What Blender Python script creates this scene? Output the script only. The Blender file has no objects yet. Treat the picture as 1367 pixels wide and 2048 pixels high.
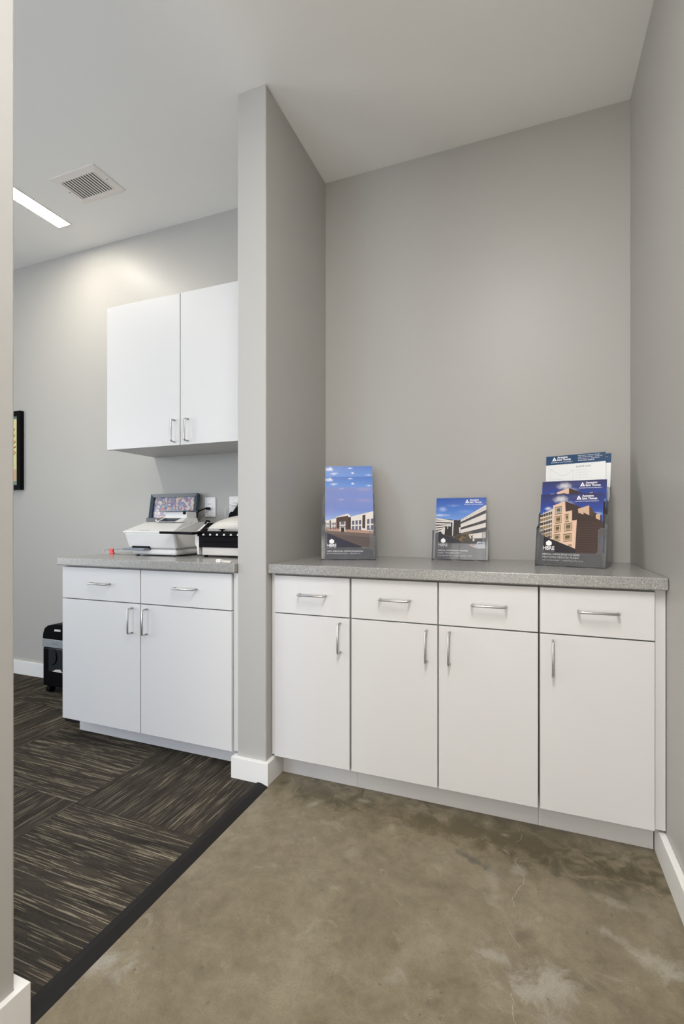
import bpy, bmesh, math, random
from mathutils import Vector, Matrix
random.seed(7)
R = math.radians
scene = bpy.context.scene
C = scene.collection

# ------------------------------------------------------------------ camera, world, light, exposure
cam_d = bpy.data.cameras.new('camera'); cam = bpy.data.objects.new('camera', cam_d); C.objects.link(cam)
cam.location = (0, 0, 1.0886)
cam.rotation_euler = (R(90), 0, 0.3701)
cam_d.sensor_fit = 'HORIZONTAL'; cam_d.sensor_width = 36
cam_d.lens = 962.78 / 1367 * 36
cam_d.shift_y = 20.6 / 1367
cam_d.clip_start = 0.02
scene.camera = cam

scene.view_settings.view_transform = 'Standard'
scene.view_settings.look = 'None'
scene.view_settings.gamma = 1
scene.view_settings.use_curve_mapping = False
scene.view_settings.exposure = 0.03

world = bpy.data.worlds.new('sky'); scene.world = world; world.use_nodes = True
wb = world.node_tree.nodes['Background']
wb.inputs[0].default_value = (0.75, 0.86, 1.0, 1); wb.inputs[1].default_value = 1.0

def area(name, loc, rot, sx, sy, power, color):
    d = bpy.data.lights.new(name, 'AREA'); d.shape = 'RECTANGLE'; d.size = sx; d.size_y = sy
    d.energy = power; d.color = color
    o = bpy.data.objects.new(name, d); C.objects.link(o); o.location = loc; o.rotation_euler = rot
    return o
# fill through an unseen hall window, office daylight, and an added side fill
area('hall_window_fill', (-0.31, -1.44, 1.15), (R(90), 0, 0), 1.18, 1.95, 20, (1.0, 0.93, 0.82))  # soft light from behind the camera, through an unseen window placed for it
area('office_daylight', (-2.6, -2.94, 1.4), (R(90), 0, 0), 2.1, 1.7, 66, (0.67, 0.79, 1.0))
area('side_fill', (-5.14, -0.9, 1.45), (R(90), 0, R(-90)), 2.4, 1.8, 74, (0.96, 0.96, 0.93))  # added light, brightens the right wall through the opening
HALL_LAMP = 142.0; HALL_FILL_LAMP = 52.0; OFFICE_LAMP = 56.0

CEIL = 2.915; CT = 0.914
XP0, XP1, XR, YB, YP, YW = -1.1585, -1.0197, 0.4075, 2.387, 1.754, 0.703
XL, YN, YH = -5.2, -3.0, -1.5

# ------------------------------------------------------------------ materials
def nodes(m):
    m.use_nodes = True
    return m.node_tree, m.node_tree.nodes['Principled BSDF']
def mat(name, color, rough=0.5, metal=0.0, spec=0.5, coat=0.0):
    m = bpy.data.materials.new(name); nt, b = nodes(m)
    b.inputs['Base Color'].default_value = (*color, 1); b.inputs['Roughness'].default_value = rough
    b.inputs['Metallic'].default_value = metal; b.inputs['Specular IOR Level'].default_value = spec
    b.inputs['Coat Weight'].default_value = coat
    return m
def coords(nt, scale=(1, 1, 1), rot=(0, 0, 0)):
    tc = nt.nodes.new('ShaderNodeTexCoord'); mp = nt.nodes.new('ShaderNodeMapping')
    mp.inputs['Scale'].default_value = scale; mp.inputs['Rotation'].default_value = rot
    nt.links.new(tc.outputs['Object'], mp.inputs['Vector']); return mp.outputs[0]
def noise(nt, vec, scale, detail=2, rough=0.5, dist=0.0):
    n = nt.nodes.new('ShaderNodeTexNoise'); n.inputs['Scale'].default_value = scale
    n.inputs['Detail'].default_value = detail; n.inputs['Roughness'].default_value = rough
    n.inputs['Distortion'].default_value = dist
    nt.links.new(vec, n.inputs['Vector']); return n.outputs['Fac']
def ramp(nt, fac, stops, interp='LINEAR'):
    r = nt.nodes.new('ShaderNodeValToRGB'); r.color_ramp.interpolation = interp
    e = r.color_ramp.elements
    while len(e) < len(stops): e.new(0.5)
    for k, (p, c) in enumerate(stops):
        e[k].position = p; e[k].color = (*c, 1) if not isinstance(c, (int, float)) else (c, c, c, 1)
    nt.links.new(fac, r.inputs['Fac']); return r.outputs['Color']
def mix(nt, fac, a, b, mode='MIX'):
    m = nt.nodes.new('ShaderNodeMix'); m.data_type = 'RGBA'; m.blend_type = mode; m.clamp_result = True
    if isinstance(fac, (int, float)): m.inputs[0].default_value = fac
    else: nt.links.new(fac, m.inputs[0])
    for s, v in ((6, a), (7, b)):
        if isinstance(v, tuple): m.inputs[s].default_value = (*v, 1)
        else: nt.links.new(v, m.inputs[s])
    return m.outputs[2]
def math_(nt, op, a, b=None, c=None):
    m = nt.nodes.new('ShaderNodeMath'); m.operation = op
    for s, v in enumerate((a, b, c)):
        if v is None: continue
        if isinstance(v, (int, float)): m.inputs[s].default_value = v
        else: nt.links.new(v, m.inputs[s])
    return m.outputs[0]
def bump(nt, bsdf, h, strength=0.1, dist=0.001):
    b = nt.nodes.new('ShaderNodeBump'); b.inputs['Strength'].default_value = strength
    b.inputs['Distance'].default_value = dist
    nt.links.new(h, b.inputs['Height']); nt.links.new(b.outputs[0], bsdf.inputs['Normal'])

def paint(name, color, rough, strength=0.08, spec=0.4):
    m = mat(name, color, rough, spec=spec); nt, b = nodes(m)
    v = coords(nt)
    bump(nt, b, noise(nt, v, 420, 2), strength, 0.0008)
    return m
M = {}
M['wall'] = paint('grey_wall_paint', (0.422, 0.412, 0.388), 0.42)
M['ceiling'] = paint('ceiling_paint', (0.90, 0.895, 0.875), 0.7)
M['trim'] = paint('white_trim_paint', (0.78, 0.77, 0.75), 0.4, 0.03)
M['laminate'] = mat('white_laminate', (0.66, 0.655, 0.65), 0.38)
M['carcass'] = mat('cabinet_edge', (0.30, 0.28, 0.26), 0.5)
M['dark_gap'] = mat('cabinet_shadow_gap', (0.10, 0.09, 0.085), 0.8)
M['steel'] = mat('brushed_nickel', (0.55, 0.54, 0.53), 0.28, 1.0)
M['black'] = mat('black_plastic', (0.004, 0.004, 0.005), 0.35, spec=0.07)
M['black_gloss'] = mat('glossy_black_plastic', (0.004, 0.004, 0.005), 0.15, spec=0.15)
M['rubber'] = mat('black_rubber', (0.010, 0.009, 0.009), 0.6, spec=0.25)
M['white_plastic'] = mat('white_plastic', (0.74, 0.73, 0.71), 0.35)
M['cream_plastic'] = mat('cream_plastic', (0.62, 0.59, 0.54), 0.4)
M['grey_plastic'] = mat('grey_plastic', (0.40, 0.40, 0.40), 0.4)
M['slate_plastic'] = mat('slate_grey_plastic', (0.17, 0.20, 0.24), 0.4)
M['silver'] = mat('silver_plastic', (0.36, 0.39, 0.42), 0.35, 0.4)
M['red'] = mat('red_plastic', (0.75, 0.03, 0.025), 0.35)
M['wire'] = mat('grey_wire', (0.18, 0.18, 0.18), 0.4, 0.6)
M['navy_frame'] = mat('slate_blue_frame', (0.022, 0.042, 0.066), 0.25)
M['plate'] = mat('outlet_plastic', (0.80, 0.79, 0.77), 0.25)
M['vent'] = mat('vent_enamel', (0.86, 0.82, 0.79), 0.45)
M['vent_dark'] = mat('vent_duct', (0.08, 0.075, 0.065), 0.8)
M['paper'] = mat('paper_edge', (0.72, 0.71, 0.70), 0.6)
M['bag'] = mat('shredder_bin_window', (0.02, 0.025, 0.03), 0.08)

def emissive(name, color, strength):
    m = bpy.data.materials.new(name); nt, b = nodes(m)
    b.inputs['Base Color'].default_value = (0.9, 0.9, 0.9, 1)
    b.inputs['Emission Color'].default_value = (*color, 1); b.inputs['Emission Strength'].default_value = strength
    return m
M['office_lamp'] = emissive('office_lamp_diffuser', (1.0, 0.93, 0.80), OFFICE_LAMP)
M['hall_lamp'] = emissive('cool_hall_lamp_diffuser', (0.945, 0.94, 0.93), HALL_LAMP)
M['hall_fill_lamp'] = emissive('warm_fill_lamp_diffuser', (1.0, 0.80, 0.74), HALL_FILL_LAMP)  # second hall lamp, added as fill with a fitted tint

def acrylic(name, veil):
    m = bpy.data.materials.new(name); m.use_nodes = True; nt = m.node_tree; nt.nodes.clear()
    out = nt.nodes.new('ShaderNodeOutputMaterial'); tr = nt.nodes.new('ShaderNodeBsdfTransparent')
    gl = nt.nodes.new('ShaderNodeBsdfGlossy'); gl.inputs['Roughness'].default_value = 0.06
    df = nt.nodes.new('ShaderNodeBsdfDiffuse'); df.inputs['Color'].default_value = (0.42, 0.44, 0.47, 1)
    tr.inputs['Color'].default_value = (0.97, 0.975, 0.98, 1)
    fr = nt.nodes.new('ShaderNodeFresnel'); fr.inputs['IOR'].default_value = 1.45
    a = nt.nodes.new('ShaderNodeMixShader'); a.inputs[0].default_value = veil
    b = nt.nodes.new('ShaderNodeMixShader')
    nt.links.new(tr.outputs[0], a.inputs[1]); nt.links.new(df.outputs[0], a.inputs[2])
    nt.links.new(fr.outputs[0], b.inputs[0]); nt.links.new(a.outputs[0], b.inputs[1]); nt.links.new(gl.outputs[0], b.inputs[2])
    nt.links.new(b.outputs[0], out.inputs['Surface'])
    return m
M['acrylic'] = acrylic('clear_acrylic', 0.02)
M['acrylic_front'] = acrylic('clear_acrylic_front', 0.07)  # grey veil mixed in as the panel's diffused reflection
M['acrylic_edge'] = acrylic('acrylic_edge', 0.35)
M['glass'] = acrylic('window_glass', 0.0)

def speckled(name, base):
    m = mat(name, base, 0.22); nt, b = nodes(m)
    v = coords(nt)
    n1 = noise(nt, v, 420, 3, 0.75)
    col = ramp(nt, n1, [(0.32, tuple(x * 0.55 for x in base)), (0.5, base), (0.68, tuple(min(1, x * 1.5) for x in base))])
    for sc, thr, c in ((255, 0.14, (0.04, 0.04, 0.04)), (235, 0.13, (0.75, 0.74, 0.71)), (460, 0.17, (0.10, 0.095, 0.09))):
        vo = nt.nodes.new('ShaderNodeTexVoronoi'); vo.inputs['Scale'].default_value = sc
        nt.links.new(v, vo.inputs['Vector'])
        hv = nt.nodes.new('ShaderNodeSeparateColor'); nt.links.new(vo.outputs['Color'], hv.inputs[0])
        near = math_(nt, 'LESS_THAN', vo.outputs['Distance'], thr * 2.0)
        few = math_(nt, 'GREATER_THAN', hv.outputs[0], 0.70)
        col = mix(nt, math_(nt, 'MULTIPLY', math_(nt, 'MULTIPLY', near, few), 0.8), col, c)
    nt.links.new(col, b.inputs['Base Color'])
    return m
M['stone'] = speckled('speckled_grey_solid_surface', (0.30, 0.295, 0.28))

def blob(nt, vec, cx, cy, rx, ry, ang=0, wob=0.35, nscale=6):
    """soft irregular patch centred at (cx, cy), 1 in the middle and 0 outside"""
    mp = nt.nodes.new('ShaderNodeMapping'); mp.vector_type = 'TEXTURE'
    mp.inputs['Location'].default_value = (cx, cy, 0); mp.inputs['Rotation'].default_value = (0, 0, ang)
    mp.inputs['Scale'].default_value = (rx, ry, 1); nt.links.new(vec, mp.inputs['Vector'])
    sx = nt.nodes.new('ShaderNodeSeparateXYZ'); nt.links.new(mp.outputs[0], sx.inputs[0])
    r2 = math_(nt, 'ADD', math_(nt, 'POWER', math_(nt, 'ABSOLUTE', sx.outputs[0]), 2), math_(nt, 'POWER', math_(nt, 'ABSOLUTE', sx.outputs[1]), 2))
    n = noise(nt, vec, nscale, 6, 0.65, 0.8)
    val = math_(nt, 'SUBTRACT', 1.0, math_(nt, 'SQRT', r2))
    val = math_(nt, 'ADD', val, math_(nt, 'MULTIPLY', math_(nt, 'SUBTRACT', n, 0.5), wob * 5))
    mr = nt.nodes.new('ShaderNodeMapRange'); mr.interpolation_type = 'SMOOTHSTEP'
    mr.inputs[1].default_value = 0.0; mr.inputs[2].default_value = 1.0; nt.links.new(val, mr.inputs[0])
    return mr.outputs[0]

def concrete():
    m = mat('sealed_concrete', (0.3, 0.26, 0.19), 0.3); nt, b = nodes(m)
    v = coords(nt)
    n1 = noise(nt, v, 3.2, 10, 0.68, 0.6)
    col = ramp(nt, n1, [(0.34, (0.120, 0.096, 0.055)), (0.50, (0.200, 0.165, 0.102)), (0.66, (0.265, 0.227, 0.152))])
    n2 = noise(nt, v, 16, 9, 0.75, 0.3)
    col = mix(nt, 0.35, col, ramp(nt, n2, [(0.36, (0.095, 0.078, 0.048)), (0.62, (0.29, 0.25, 0.175))]))
    # old worn and stained patches; dark ones by the cabinets include painted toe-kick shade
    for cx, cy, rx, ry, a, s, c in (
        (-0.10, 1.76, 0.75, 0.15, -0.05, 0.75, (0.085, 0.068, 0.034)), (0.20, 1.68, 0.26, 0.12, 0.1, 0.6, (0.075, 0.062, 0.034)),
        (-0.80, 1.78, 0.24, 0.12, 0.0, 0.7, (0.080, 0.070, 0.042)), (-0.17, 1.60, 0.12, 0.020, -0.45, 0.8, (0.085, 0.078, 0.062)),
        (0.036, 1.237, 0.11, 0.07, 0.3, 0.75, (0.36, 0.33, 0.275)), (0.305, 1.385, 0.08, 0.05, -0.3, 0.7, (0.36, 0.33, 0.275)),
        (-0.088, 1.269, 0.06, 0.04, 0.3, 0.7, (0.36, 0.335, 0.28)), (0.21, 1.435, 0.07, 0.03, -0.4, 0.65, (0.34, 0.31, 0.25)),
        (0.229, 1.561, 0.07, 0.022, -0.3, 0.6, (0.30, 0.27, 0.21)), (-0.097, 1.50, 0.03, 0.10, 0.1, 0.55, (0.30, 0.27, 0.20)),
        (0.33, 1.52, 0.05, 0.14, 0.2, 0.5, (0.27, 0.245, 0.18)), (0.12, 1.12, 0.22, 0.07, 0.0, 0.6, (0.32, 0.29, 0.235)),
        (-0.303, 1.115, 0.05, 0.03, 0.5, 0.5, (0.32, 0.30, 0.25)), (-0.99, 0.88, 0.07, 0.10, -0.5, 0.7, (0.34, 0.325, 0.285)),
        (-0.773, 1.70, 0.045, 0.020, 1.0, 0.8, (0.30, 0.27, 0.19)), (-0.599, 1.784, 0.030, 0.018, 0.2, 0.8, (0.30, 0.27, 0.20)),
        (-0.452, 1.664, 0.020, 0.040, 0.4, 0.8, (0.32, 0.29, 0.22)), (-0.54, 1.48, 0.035, 0.050, 0.0, 0.5, (0.28, 0.25, 0.18)),
        (-0.62, 1.66, 0.035, 0.040, 0.2, 0.7, (0.27, 0.24, 0.165)), (-0.50, 1.60, 0.035, 0.020, 0.6, 0.6, (0.27, 0.24, 0.17)),
        (-0.081, 1.769, 0.025, 0.015, 0.0, 0.8, (0.28, 0.25, 0.18)), (-0.327, 1.206, 0.03, 0.03, 0.3, 0.6, (0.10, 0.078, 0.045)),
        (-0.408, 1.074, 0.05, 0.04, 0.3, 0.5, (0.12, 0.095, 0.06)), (-0.02, 1.36, 0.04, 0.04, 0.3, 0.6, (0.11, 0.085, 0.05)),
        (-0.03, 1.60, 0.03, 0.03, 0.3, 0.6, (0.32, 0.29, 0.22))):
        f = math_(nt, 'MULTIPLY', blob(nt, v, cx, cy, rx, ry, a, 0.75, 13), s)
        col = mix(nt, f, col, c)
    pale = ramp(nt, noise(nt, v, 11, 6, 0.6, 1.2), [(0.60, 0.0), (0.68, 1.0)])
    col = mix(nt, math_(nt, 'MULTIPLY', pale, 0.35), col, (0.34, 0.31, 0.24))
    smudge = ramp(nt, noise(nt, v, 32, 6, 0.7, 0.8), [(0.61, 0.0), (0.70, 1.0)])
    col = mix(nt, math_(nt, 'MULTIPLY', smudge, 0.4), col, (0.085, 0.066, 0.038))
    gr = noise(nt, v, 240, 3, 0.7)
    col = mix(nt, 0.5, col, ramp(nt, gr, [(0.32, 0.62), (0.62, 1.0)]), 'MULTIPLY')
    # fine dark and pale aggregate specks
    for sc, thr, c, amt in ((60, 0.715, (0.08, 0.068, 0.05), 0.6), (190, 0.66, (0.15, 0.125, 0.09), 0.45), (330, 0.66, (0.16, 0.14, 0.10), 0.35), (80, 0.80, (0.5, 0.47, 0.4), 0.7)):
        n3 = noise(nt, v, sc, 2, 0.5)
        col = mix(nt, math_(nt, 'MULTIPLY', math_(nt, 'GREATER_THAN', n3, thr), amt), col, c)
    # hairline crack running away from the cabinets
    sx = nt.nodes.new('ShaderNodeSeparateXYZ'); nt.links.new(v, sx.inputs[0])
    cn = noise(nt, coords(nt, (0.0, 1, 0)), 6, 5, 0.55)
    line = math_(nt, 'ABSOLUTE', math_(nt, 'SUBTRACT', math_(nt, 'ADD', sx.outputs[0], math_(nt, 'MULTIPLY', cn, -0.16)), -0.115))
    crack = math_(nt, 'LESS_THAN', line, 0.0007)
    crack = math_(nt, 'MULTIPLY', crack, math_(nt, 'GREATER_THAN', noise(nt, v, 14, 3), 0.47))
    col = mix(nt, math_(nt, 'MULTIPLY', crack, 0.5), col, (0.50, 0.46, 0.38))
    nt.links.new(col, b.inputs['Base Color'])
    rr = nt.nodes.new('ShaderNodeMapRange'); nt.links.new(n2, rr.inputs[0])
    rr.inputs[3].default_value = 0.26; rr.inputs[4].default_value = 0.50; nt.links.new(rr.outputs[0], b.inputs['Roughness'])
    bump(nt, b, noise(nt, v, 60, 5, 0.7), 0.12, 0.001)
    return m
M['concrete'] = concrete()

def carpet():
    m = mat('striped_carpet_tile', (0.06, 0.055, 0.045), 0.95, spec=0.1); nt, b = nodes(m)
    tc = nt.nodes.new('ShaderNodeTexCoord'); T = 0.65
    mp = nt.nodes.new('ShaderNodeMapping'); nt.links.new(tc.outputs['Object'], mp.inputs[0])
    mp.inputs['Location'].default_value = (1.63, -1.363, 0)
    sx = nt.nodes.new('ShaderNodeSeparateXYZ'); nt.links.new(mp.outputs[0], sx.inputs[0])
    fx = math_(nt, 'FLOOR', math_(nt, 'DIVIDE', sx.outputs[0], T)); fy = math_(nt, 'FLOOR', math_(nt, 'DIVIDE', sx.outputs[1], T))
    par = math_(nt, 'PINGPONG', math_(nt, 'ADD', fx, fy), 1)
    tile = math_(nt, 'ADD', math_(nt, 'MULTIPLY', fx, 7.31), math_(nt, 'MULTIPLY', fy, 3.77))
    def swap(a, b_): return math_(nt, 'ADD', math_(nt, 'MULTIPLY', a, math_(nt, 'SUBTRACT', 1, par)), math_(nt, 'MULTIPLY', b_, par))
    across = swap(sx.outputs[0], sx.outputs[1]); along = swap(sx.outputs[1], sx.outputs[0])
    def vec(sa, sl):
        cb = nt.nodes.new('ShaderNodeCombineXYZ')
        nt.links.new(math_(nt, 'MULTIPLY', across, sa), cb.inputs[0]); nt.links.new(math_(nt, 'MULTIPLY', along, sl), cb.inputs[1])
        nt.links.new(tile, cb.inputs[2]); return cb.outputs[0]
    # stitches are laid in rows about 4 mm apart
    row = math_(nt, 'DIVIDE', math_(nt, 'FLOOR', math_(nt, 'MULTIPLY', across, 400)), 400)
    cb = nt.nodes.new('ShaderNodeCombineXYZ'); nt.links.new(math_(nt, 'MULTIPLY', row, 900), cb.inputs[0])
    nt.links.new(math_(nt, 'MULTIPLY', along, 5.5), cb.inputs[1]); nt.links.new(tile, cb.inputs[2])
    streak = noise(nt, cb.outputs[0], 1.0, 2, 0.5)
    band = noise(nt, vec(26, 1.6), 1.0, 3, 0.6)
    fuzz = noise(nt, vec(500, 350), 1.0, 2, 0.6)
    base = ramp(nt, band, [(0.30, (0.030, 0.026, 0.022)), (0.55, (0.064, 0.054, 0.043)), (0.75, (0.095, 0.080, 0.06))])
    light = ramp(nt, streak, [(0.56, 0.0), (0.60, 0.5), (0.67, 1.0)])
    sel = nt.nodes.new('ShaderNodeSeparateColor'); nt.links.new(light, sel.inputs[0])
    band2 = nt.nodes.new('ShaderNodeMapRange'); nt.links.new(band, band2.inputs[0])
    band2.inputs[1].default_value = 0.35; band2.inputs[2].default_value = 0.62
    col = mix(nt, math_(nt, 'MULTIPLY', math_(nt, 'MULTIPLY', sel.outputs[0], 0.9), math_(nt, 'ADD', math_(nt, 'MULTIPLY', band2.outputs[0], 0.75), 0.25)), base, (0.36, 0.31, 0.225))
    dark = ramp(nt, streak, [(0.30, 1.0), (0.42, 0.0)])
    sd = nt.nodes.new('ShaderNodeSeparateColor'); nt.links.new(dark, sd.inputs[0])
    col = mix(nt, math_(nt, 'MULTIPLY', sd.outputs[0], 0.6), col, (0.016, 0.015, 0.014))
    col = mix(nt, 0.55, col, ramp(nt, fuzz, [(0.3, 0.25), (0.65, 1.0)]), 'MULTIPLY')
    nt.links.new(col, b.inputs['Base Color'])
    h = math_(nt, 'ADD', math_(nt, 'MULTIPLY', math_(nt, 'SINE', math_(nt, 'MULTIPLY', across, 260 * 6.2832)), 0.4), fuzz)
    bump(nt, b, h, 0.5, 0.002)
    return m
M['carpet'] = carpet()

# ------------------------------------------------------------------ mesh helpers
class MB:
    def __init__(s): s.bm = bmesh.new(); s.mats = []
    def _mi(s, m):
        if m is None: return 0
        if m not in s.mats: s.mats.append(m)
        return s.mats.index(m)
    def box(s, x0, x1, y0, y1, z0, z1, bev=0.0, m=None, seg=2):
        vs = [s.bm.verts.new(p) for p in ((x0, y0, z0), (x1, y0, z0), (x1, y1, z0), (x0, y1, z0), (x0, y0, z1), (x1, y0, z1), (x1, y1, z1), (x0, y1, z1))]
        return s.hexa(vs, bev, m, seg)
    def hexa(s, vs, bev=0.0, m=None, seg=2):
        if not hasattr(vs[0], 'co'): vs = [s.bm.verts.new(p) for p in vs]
        mi = s._mi(m); fs = []
        for q in ((3, 2, 1, 0), (4, 5, 6, 7), (0, 1, 5, 4), (1, 2, 6, 5), (2, 3, 7, 6), (3, 0, 4, 7)):
            f = s.bm.faces.new([vs[i] for i in q]); f.material_index = mi; fs.append(f)
        if bev > 0:
            es = list({e for f in fs for e in f.edges})
            bmesh.ops.bevel(s.bm, geom=es, offset=bev, segments=seg, profile=0.5, affect='EDGES', material=-1)
        return s
    def prism(s, pts, d, m=None, bev=0.0):
        """pts: list of 3-D points of one face, d: extrusion vector"""
        mi = s._mi(m); d = Vector(d)
        a = [s.bm.verts.new(p) for p in pts]; b = [s.bm.verts.new(Vector(p) + d) for p in pts]
        fs = [s.bm.faces.new(a), s.bm.faces.new(b[::-1])]
        n = len(a)
        for i in range(n): fs.append(s.bm.faces.new((a[i], b[i], b[(i + 1) % n], a[(i + 1) % n])))
        for f in fs: f.material_index = mi
        bmesh.ops.recalc_face_normals(s.bm, faces=fs)
        if bev > 0:
            es = [e for e in fs[0].edges] + [e for e in fs[1].edges]
            bmesh.ops.bevel(s.bm, geom=es, offset=bev, segments=2, profile=0.5, affect='EDGES', material=-1)
        return s
    def tube(s, path, r, m=None, n=10, cap=True):
        mi = s._mi(m); path = [Vector(p) for p in path]; rings = []
        t = (path[1] - path[0]).normalized()
        up = Vector((0, 0, 1)) if abs(t.z) < 0.9 else Vector((1, 0, 0))
        u = t.cross(up).normalized()
        for i, p in enumerate(path):
            if 0 < i < len(path) - 1: t2 = ((path[i + 1] - p).normalized() + (p - path[i - 1]).normalized()).normalized()
            elif i == 0: t2 = (path[1] - p).normalized()
            else: t2 = (p - path[i - 1]).normalized()
            u = (u - t2 * u.dot(t2)).normalized(); w = t2.cross(u)
            rr = r[i] if isinstance(r, (list, tuple)) else r
            rings.append([s.bm.verts.new(p + (u * math.cos(k * 2 * math.pi / n) + w * math.sin(k * 2 * math.pi / n)) * rr) for k in range(n)])
        fs = []
        for a, b in zip(rings, rings[1:]):
            for k in range(n): fs.append(s.bm.faces.new((a[k], a[(k + 1) % n], b[(k + 1) % n], b[k])))
        for f in fs: f.smooth = True
        if cap: fs.append(s.bm.faces.new(rings[0][::-1])); fs.append(s.bm.faces.new(rings[-1]))
        for f in fs: f.material_index = mi
        return s
    def face(s, pts, m=None):
        f = s.bm.faces.new([s.bm.verts.new(p) for p in pts]); f.material_index = s._mi(m); return f
    def mesh(s, name, material=None, shift=None):
        if shift is not None: bmesh.ops.translate(s.bm, verts=s.bm.verts, vec=shift)
        me = bpy.data.meshes.new(name); s.bm.to_mesh(me); s.bm.free()
        if s.mats and s.mats[0] is not None:
            for m in s.mats: me.materials.append(m)
        elif material: me.materials.append(material)
        return me

def link(name, me, parent=None):
    o = bpy.data.objects.new(name, me); C.objects.link(o)
    if parent: o.parent = parent
    return o
def root_of(o):
    while o.parent: o = o.parent
    return o
def part(name, mb, material, parent, label=None, world=True):
    shift = -root_of(parent).location if world else None
    o = link(name, mb.mesh(name, material, shift), parent)
    if label: o['label'] = label
    return o
def thing(name, label, cat, loc=(0, 0, 0), rz=0.0, group=None):
    o = bpy.data.objects.new(name, None); C.objects.link(o); o.empty_display_size = 0.05
    o.location = loc; o.rotation_euler = (0, 0, rz); o['label'] = label; o['category'] = cat
    if group: o['group'] = group
    return o
def tag(o, label, cat, group=None):
    o['label'] = label; o['category'] = cat
    if group: o['group'] = group
    return o
def struct(name, mb, material, label=None):
    o = link(name, mb.mesh(name, material)); o['kind'] = 'structure'
    if label: o['label'] = label
    return o

def text_mesh(txt, size, bold=0.0, width=None, shear=0.0, align='LEFT', spacing=1.0):
    cu = bpy.data.curves.new('lettering', 'FONT'); cu.body = txt; cu.size = size; cu.offset = bold; cu.shear = shear
    cu.space_character = spacing; cu.align_x = align; cu.resolution_u = 2
    o = bpy.data.objects.new('lettering', cu); C.objects.link(o)
    dg = bpy.context.evaluated_depsgraph_get(); dg.update()
    me = bpy.data.meshes.new_from_object(o.evaluated_get(dg))
    bpy.data.objects.remove(o); bpy.data.curves.remove(cu)
    pts = [v.co.copy() for v in me.vertices]; polys = [list(p.vertices) for p in me.polygons]
    bpy.data.meshes.remove(me)
    if width and pts:
        x0 = min(p.x for p in pts); x1 = max(p.x for p in pts); k = width / max(1e-9, x1 - x0)
        for p in pts: p.x = (p.x - x0) * k
    return pts, polys

# ------------------------------------------------------------------ the room
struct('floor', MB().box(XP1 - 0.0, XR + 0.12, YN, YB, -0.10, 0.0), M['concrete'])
struct('floor_carpet', MB().box(XL, -1.05, YN, YB, -0.10, 0.006), M['carpet'])
struct('ceiling', MB().box(XL - 0.12, XR + 0.12, YN - 0.12, YB + 0.12, CEIL, CEIL + 0.12), M['ceiling'])
struct('wall_back', MB().box(XL - 0.12, XR + 0.12, YB, YB + 0.12, -0.10, CEIL), M['wall'])
struct('wall_right', MB().box(XR, XR + 0.12, YN - 0.12, YB, -0.10, CEIL), M['wall'])
wl = MB()
for y0, y1, z0, z1 in ((YN - 0.12, -2.15, -0.1, CEIL), (-2.15, 0.35, -0.1, 0.5), (-2.15, 0.35, 2.4, CEIL), (0.35, YB, -0.1, CEIL)): wl.box(XL - 0.12, XL, y0, y1, z0, z1)
struct('wall_left', wl, M['wall'])
struct('wall_middle', MB().box(XP0, XP1, YP, YB, 0.0, CEIL, 0.004), M['wall'])
struct('wall_near', MB().box(XP0, XP1, YN, YW, 0.0, CEIL, 0.004), M['wall'])
# the wall behind the camera, with an opening for the hall window and one for the office window
fw = MB()
for x0, x1, z0, z1 in ((XL, -3.70, -0.1, CEIL), (-3.70, -1.50, -0.1, 0.5), (-3.70, -1.50, 2.3, CEIL), (-1.50, XP1, -0.1, CEIL)):
    fw.box(x0, x1, YN - 0.12, YN, z0, z1)
for x0, x1, z0, z1 in ((XP1, -0.95, 0, CEIL), (-0.95, 0.33, 0, 0.1), (-0.95, 0.33, 2.2, CEIL), (0.33, XR, 0, CEIL)):
    fw.box(x0, x1, YH - 0.12, YH, z0, z1)
struct('wall_front', fw, M['wall'])
def window(name, a0, a1, z0, z1, mull, wall, along_x=True):
    """frame and pane set in the wall whose room face is at `wall`"""
    t = 0.05
    def bx(m, p0, p1, q0, q1, d0, d1):
        if along_x: m.box(p0, p1, wall - d1, wall - d0, q0, q1)
        else: m.box(wall - d1, wall - d0, p0, p1, q0, q1)
    f = MB()
    bx(f, a0, a1, z0, z0 + t, 0.02, 0.10); bx(f, a0, a1, z1 - t, z1, 0.02, 0.10)
    bx(f, a0, a0 + t, z0 + t, z1 - t, 0.02, 0.10); bx(f, a1 - t, a1, z0 + t, z1 - t, 0.02, 0.10)
    for k in range(1, mull):
        xm = a0 + (a1 - a0) * k / mull; bx(f, xm - 0.02, xm + 0.02, z0 + t, z1 - t, 0.02, 0.10)
    w = struct(name, f, M['trim'])
    g = MB(); bx(g, a0 + t, a1 - t, z0 + t, z1 - t, 0.058, 0.064)
    link('pane', g.mesh('pane', M['glass']), w)
window('window_1', -0.95, 0.33, 0.1, 2.2, 1, YH)  # unseen window, set near to shape the light's fall-off on the niche
window('window_2', -3.70, -1.50, 0.5, 2.3, 3, YN)
window('fill_window', -2.15, 0.35, 0.5, 2.4, 3, XL, False)  # unseen window added to carry the side fill

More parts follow.
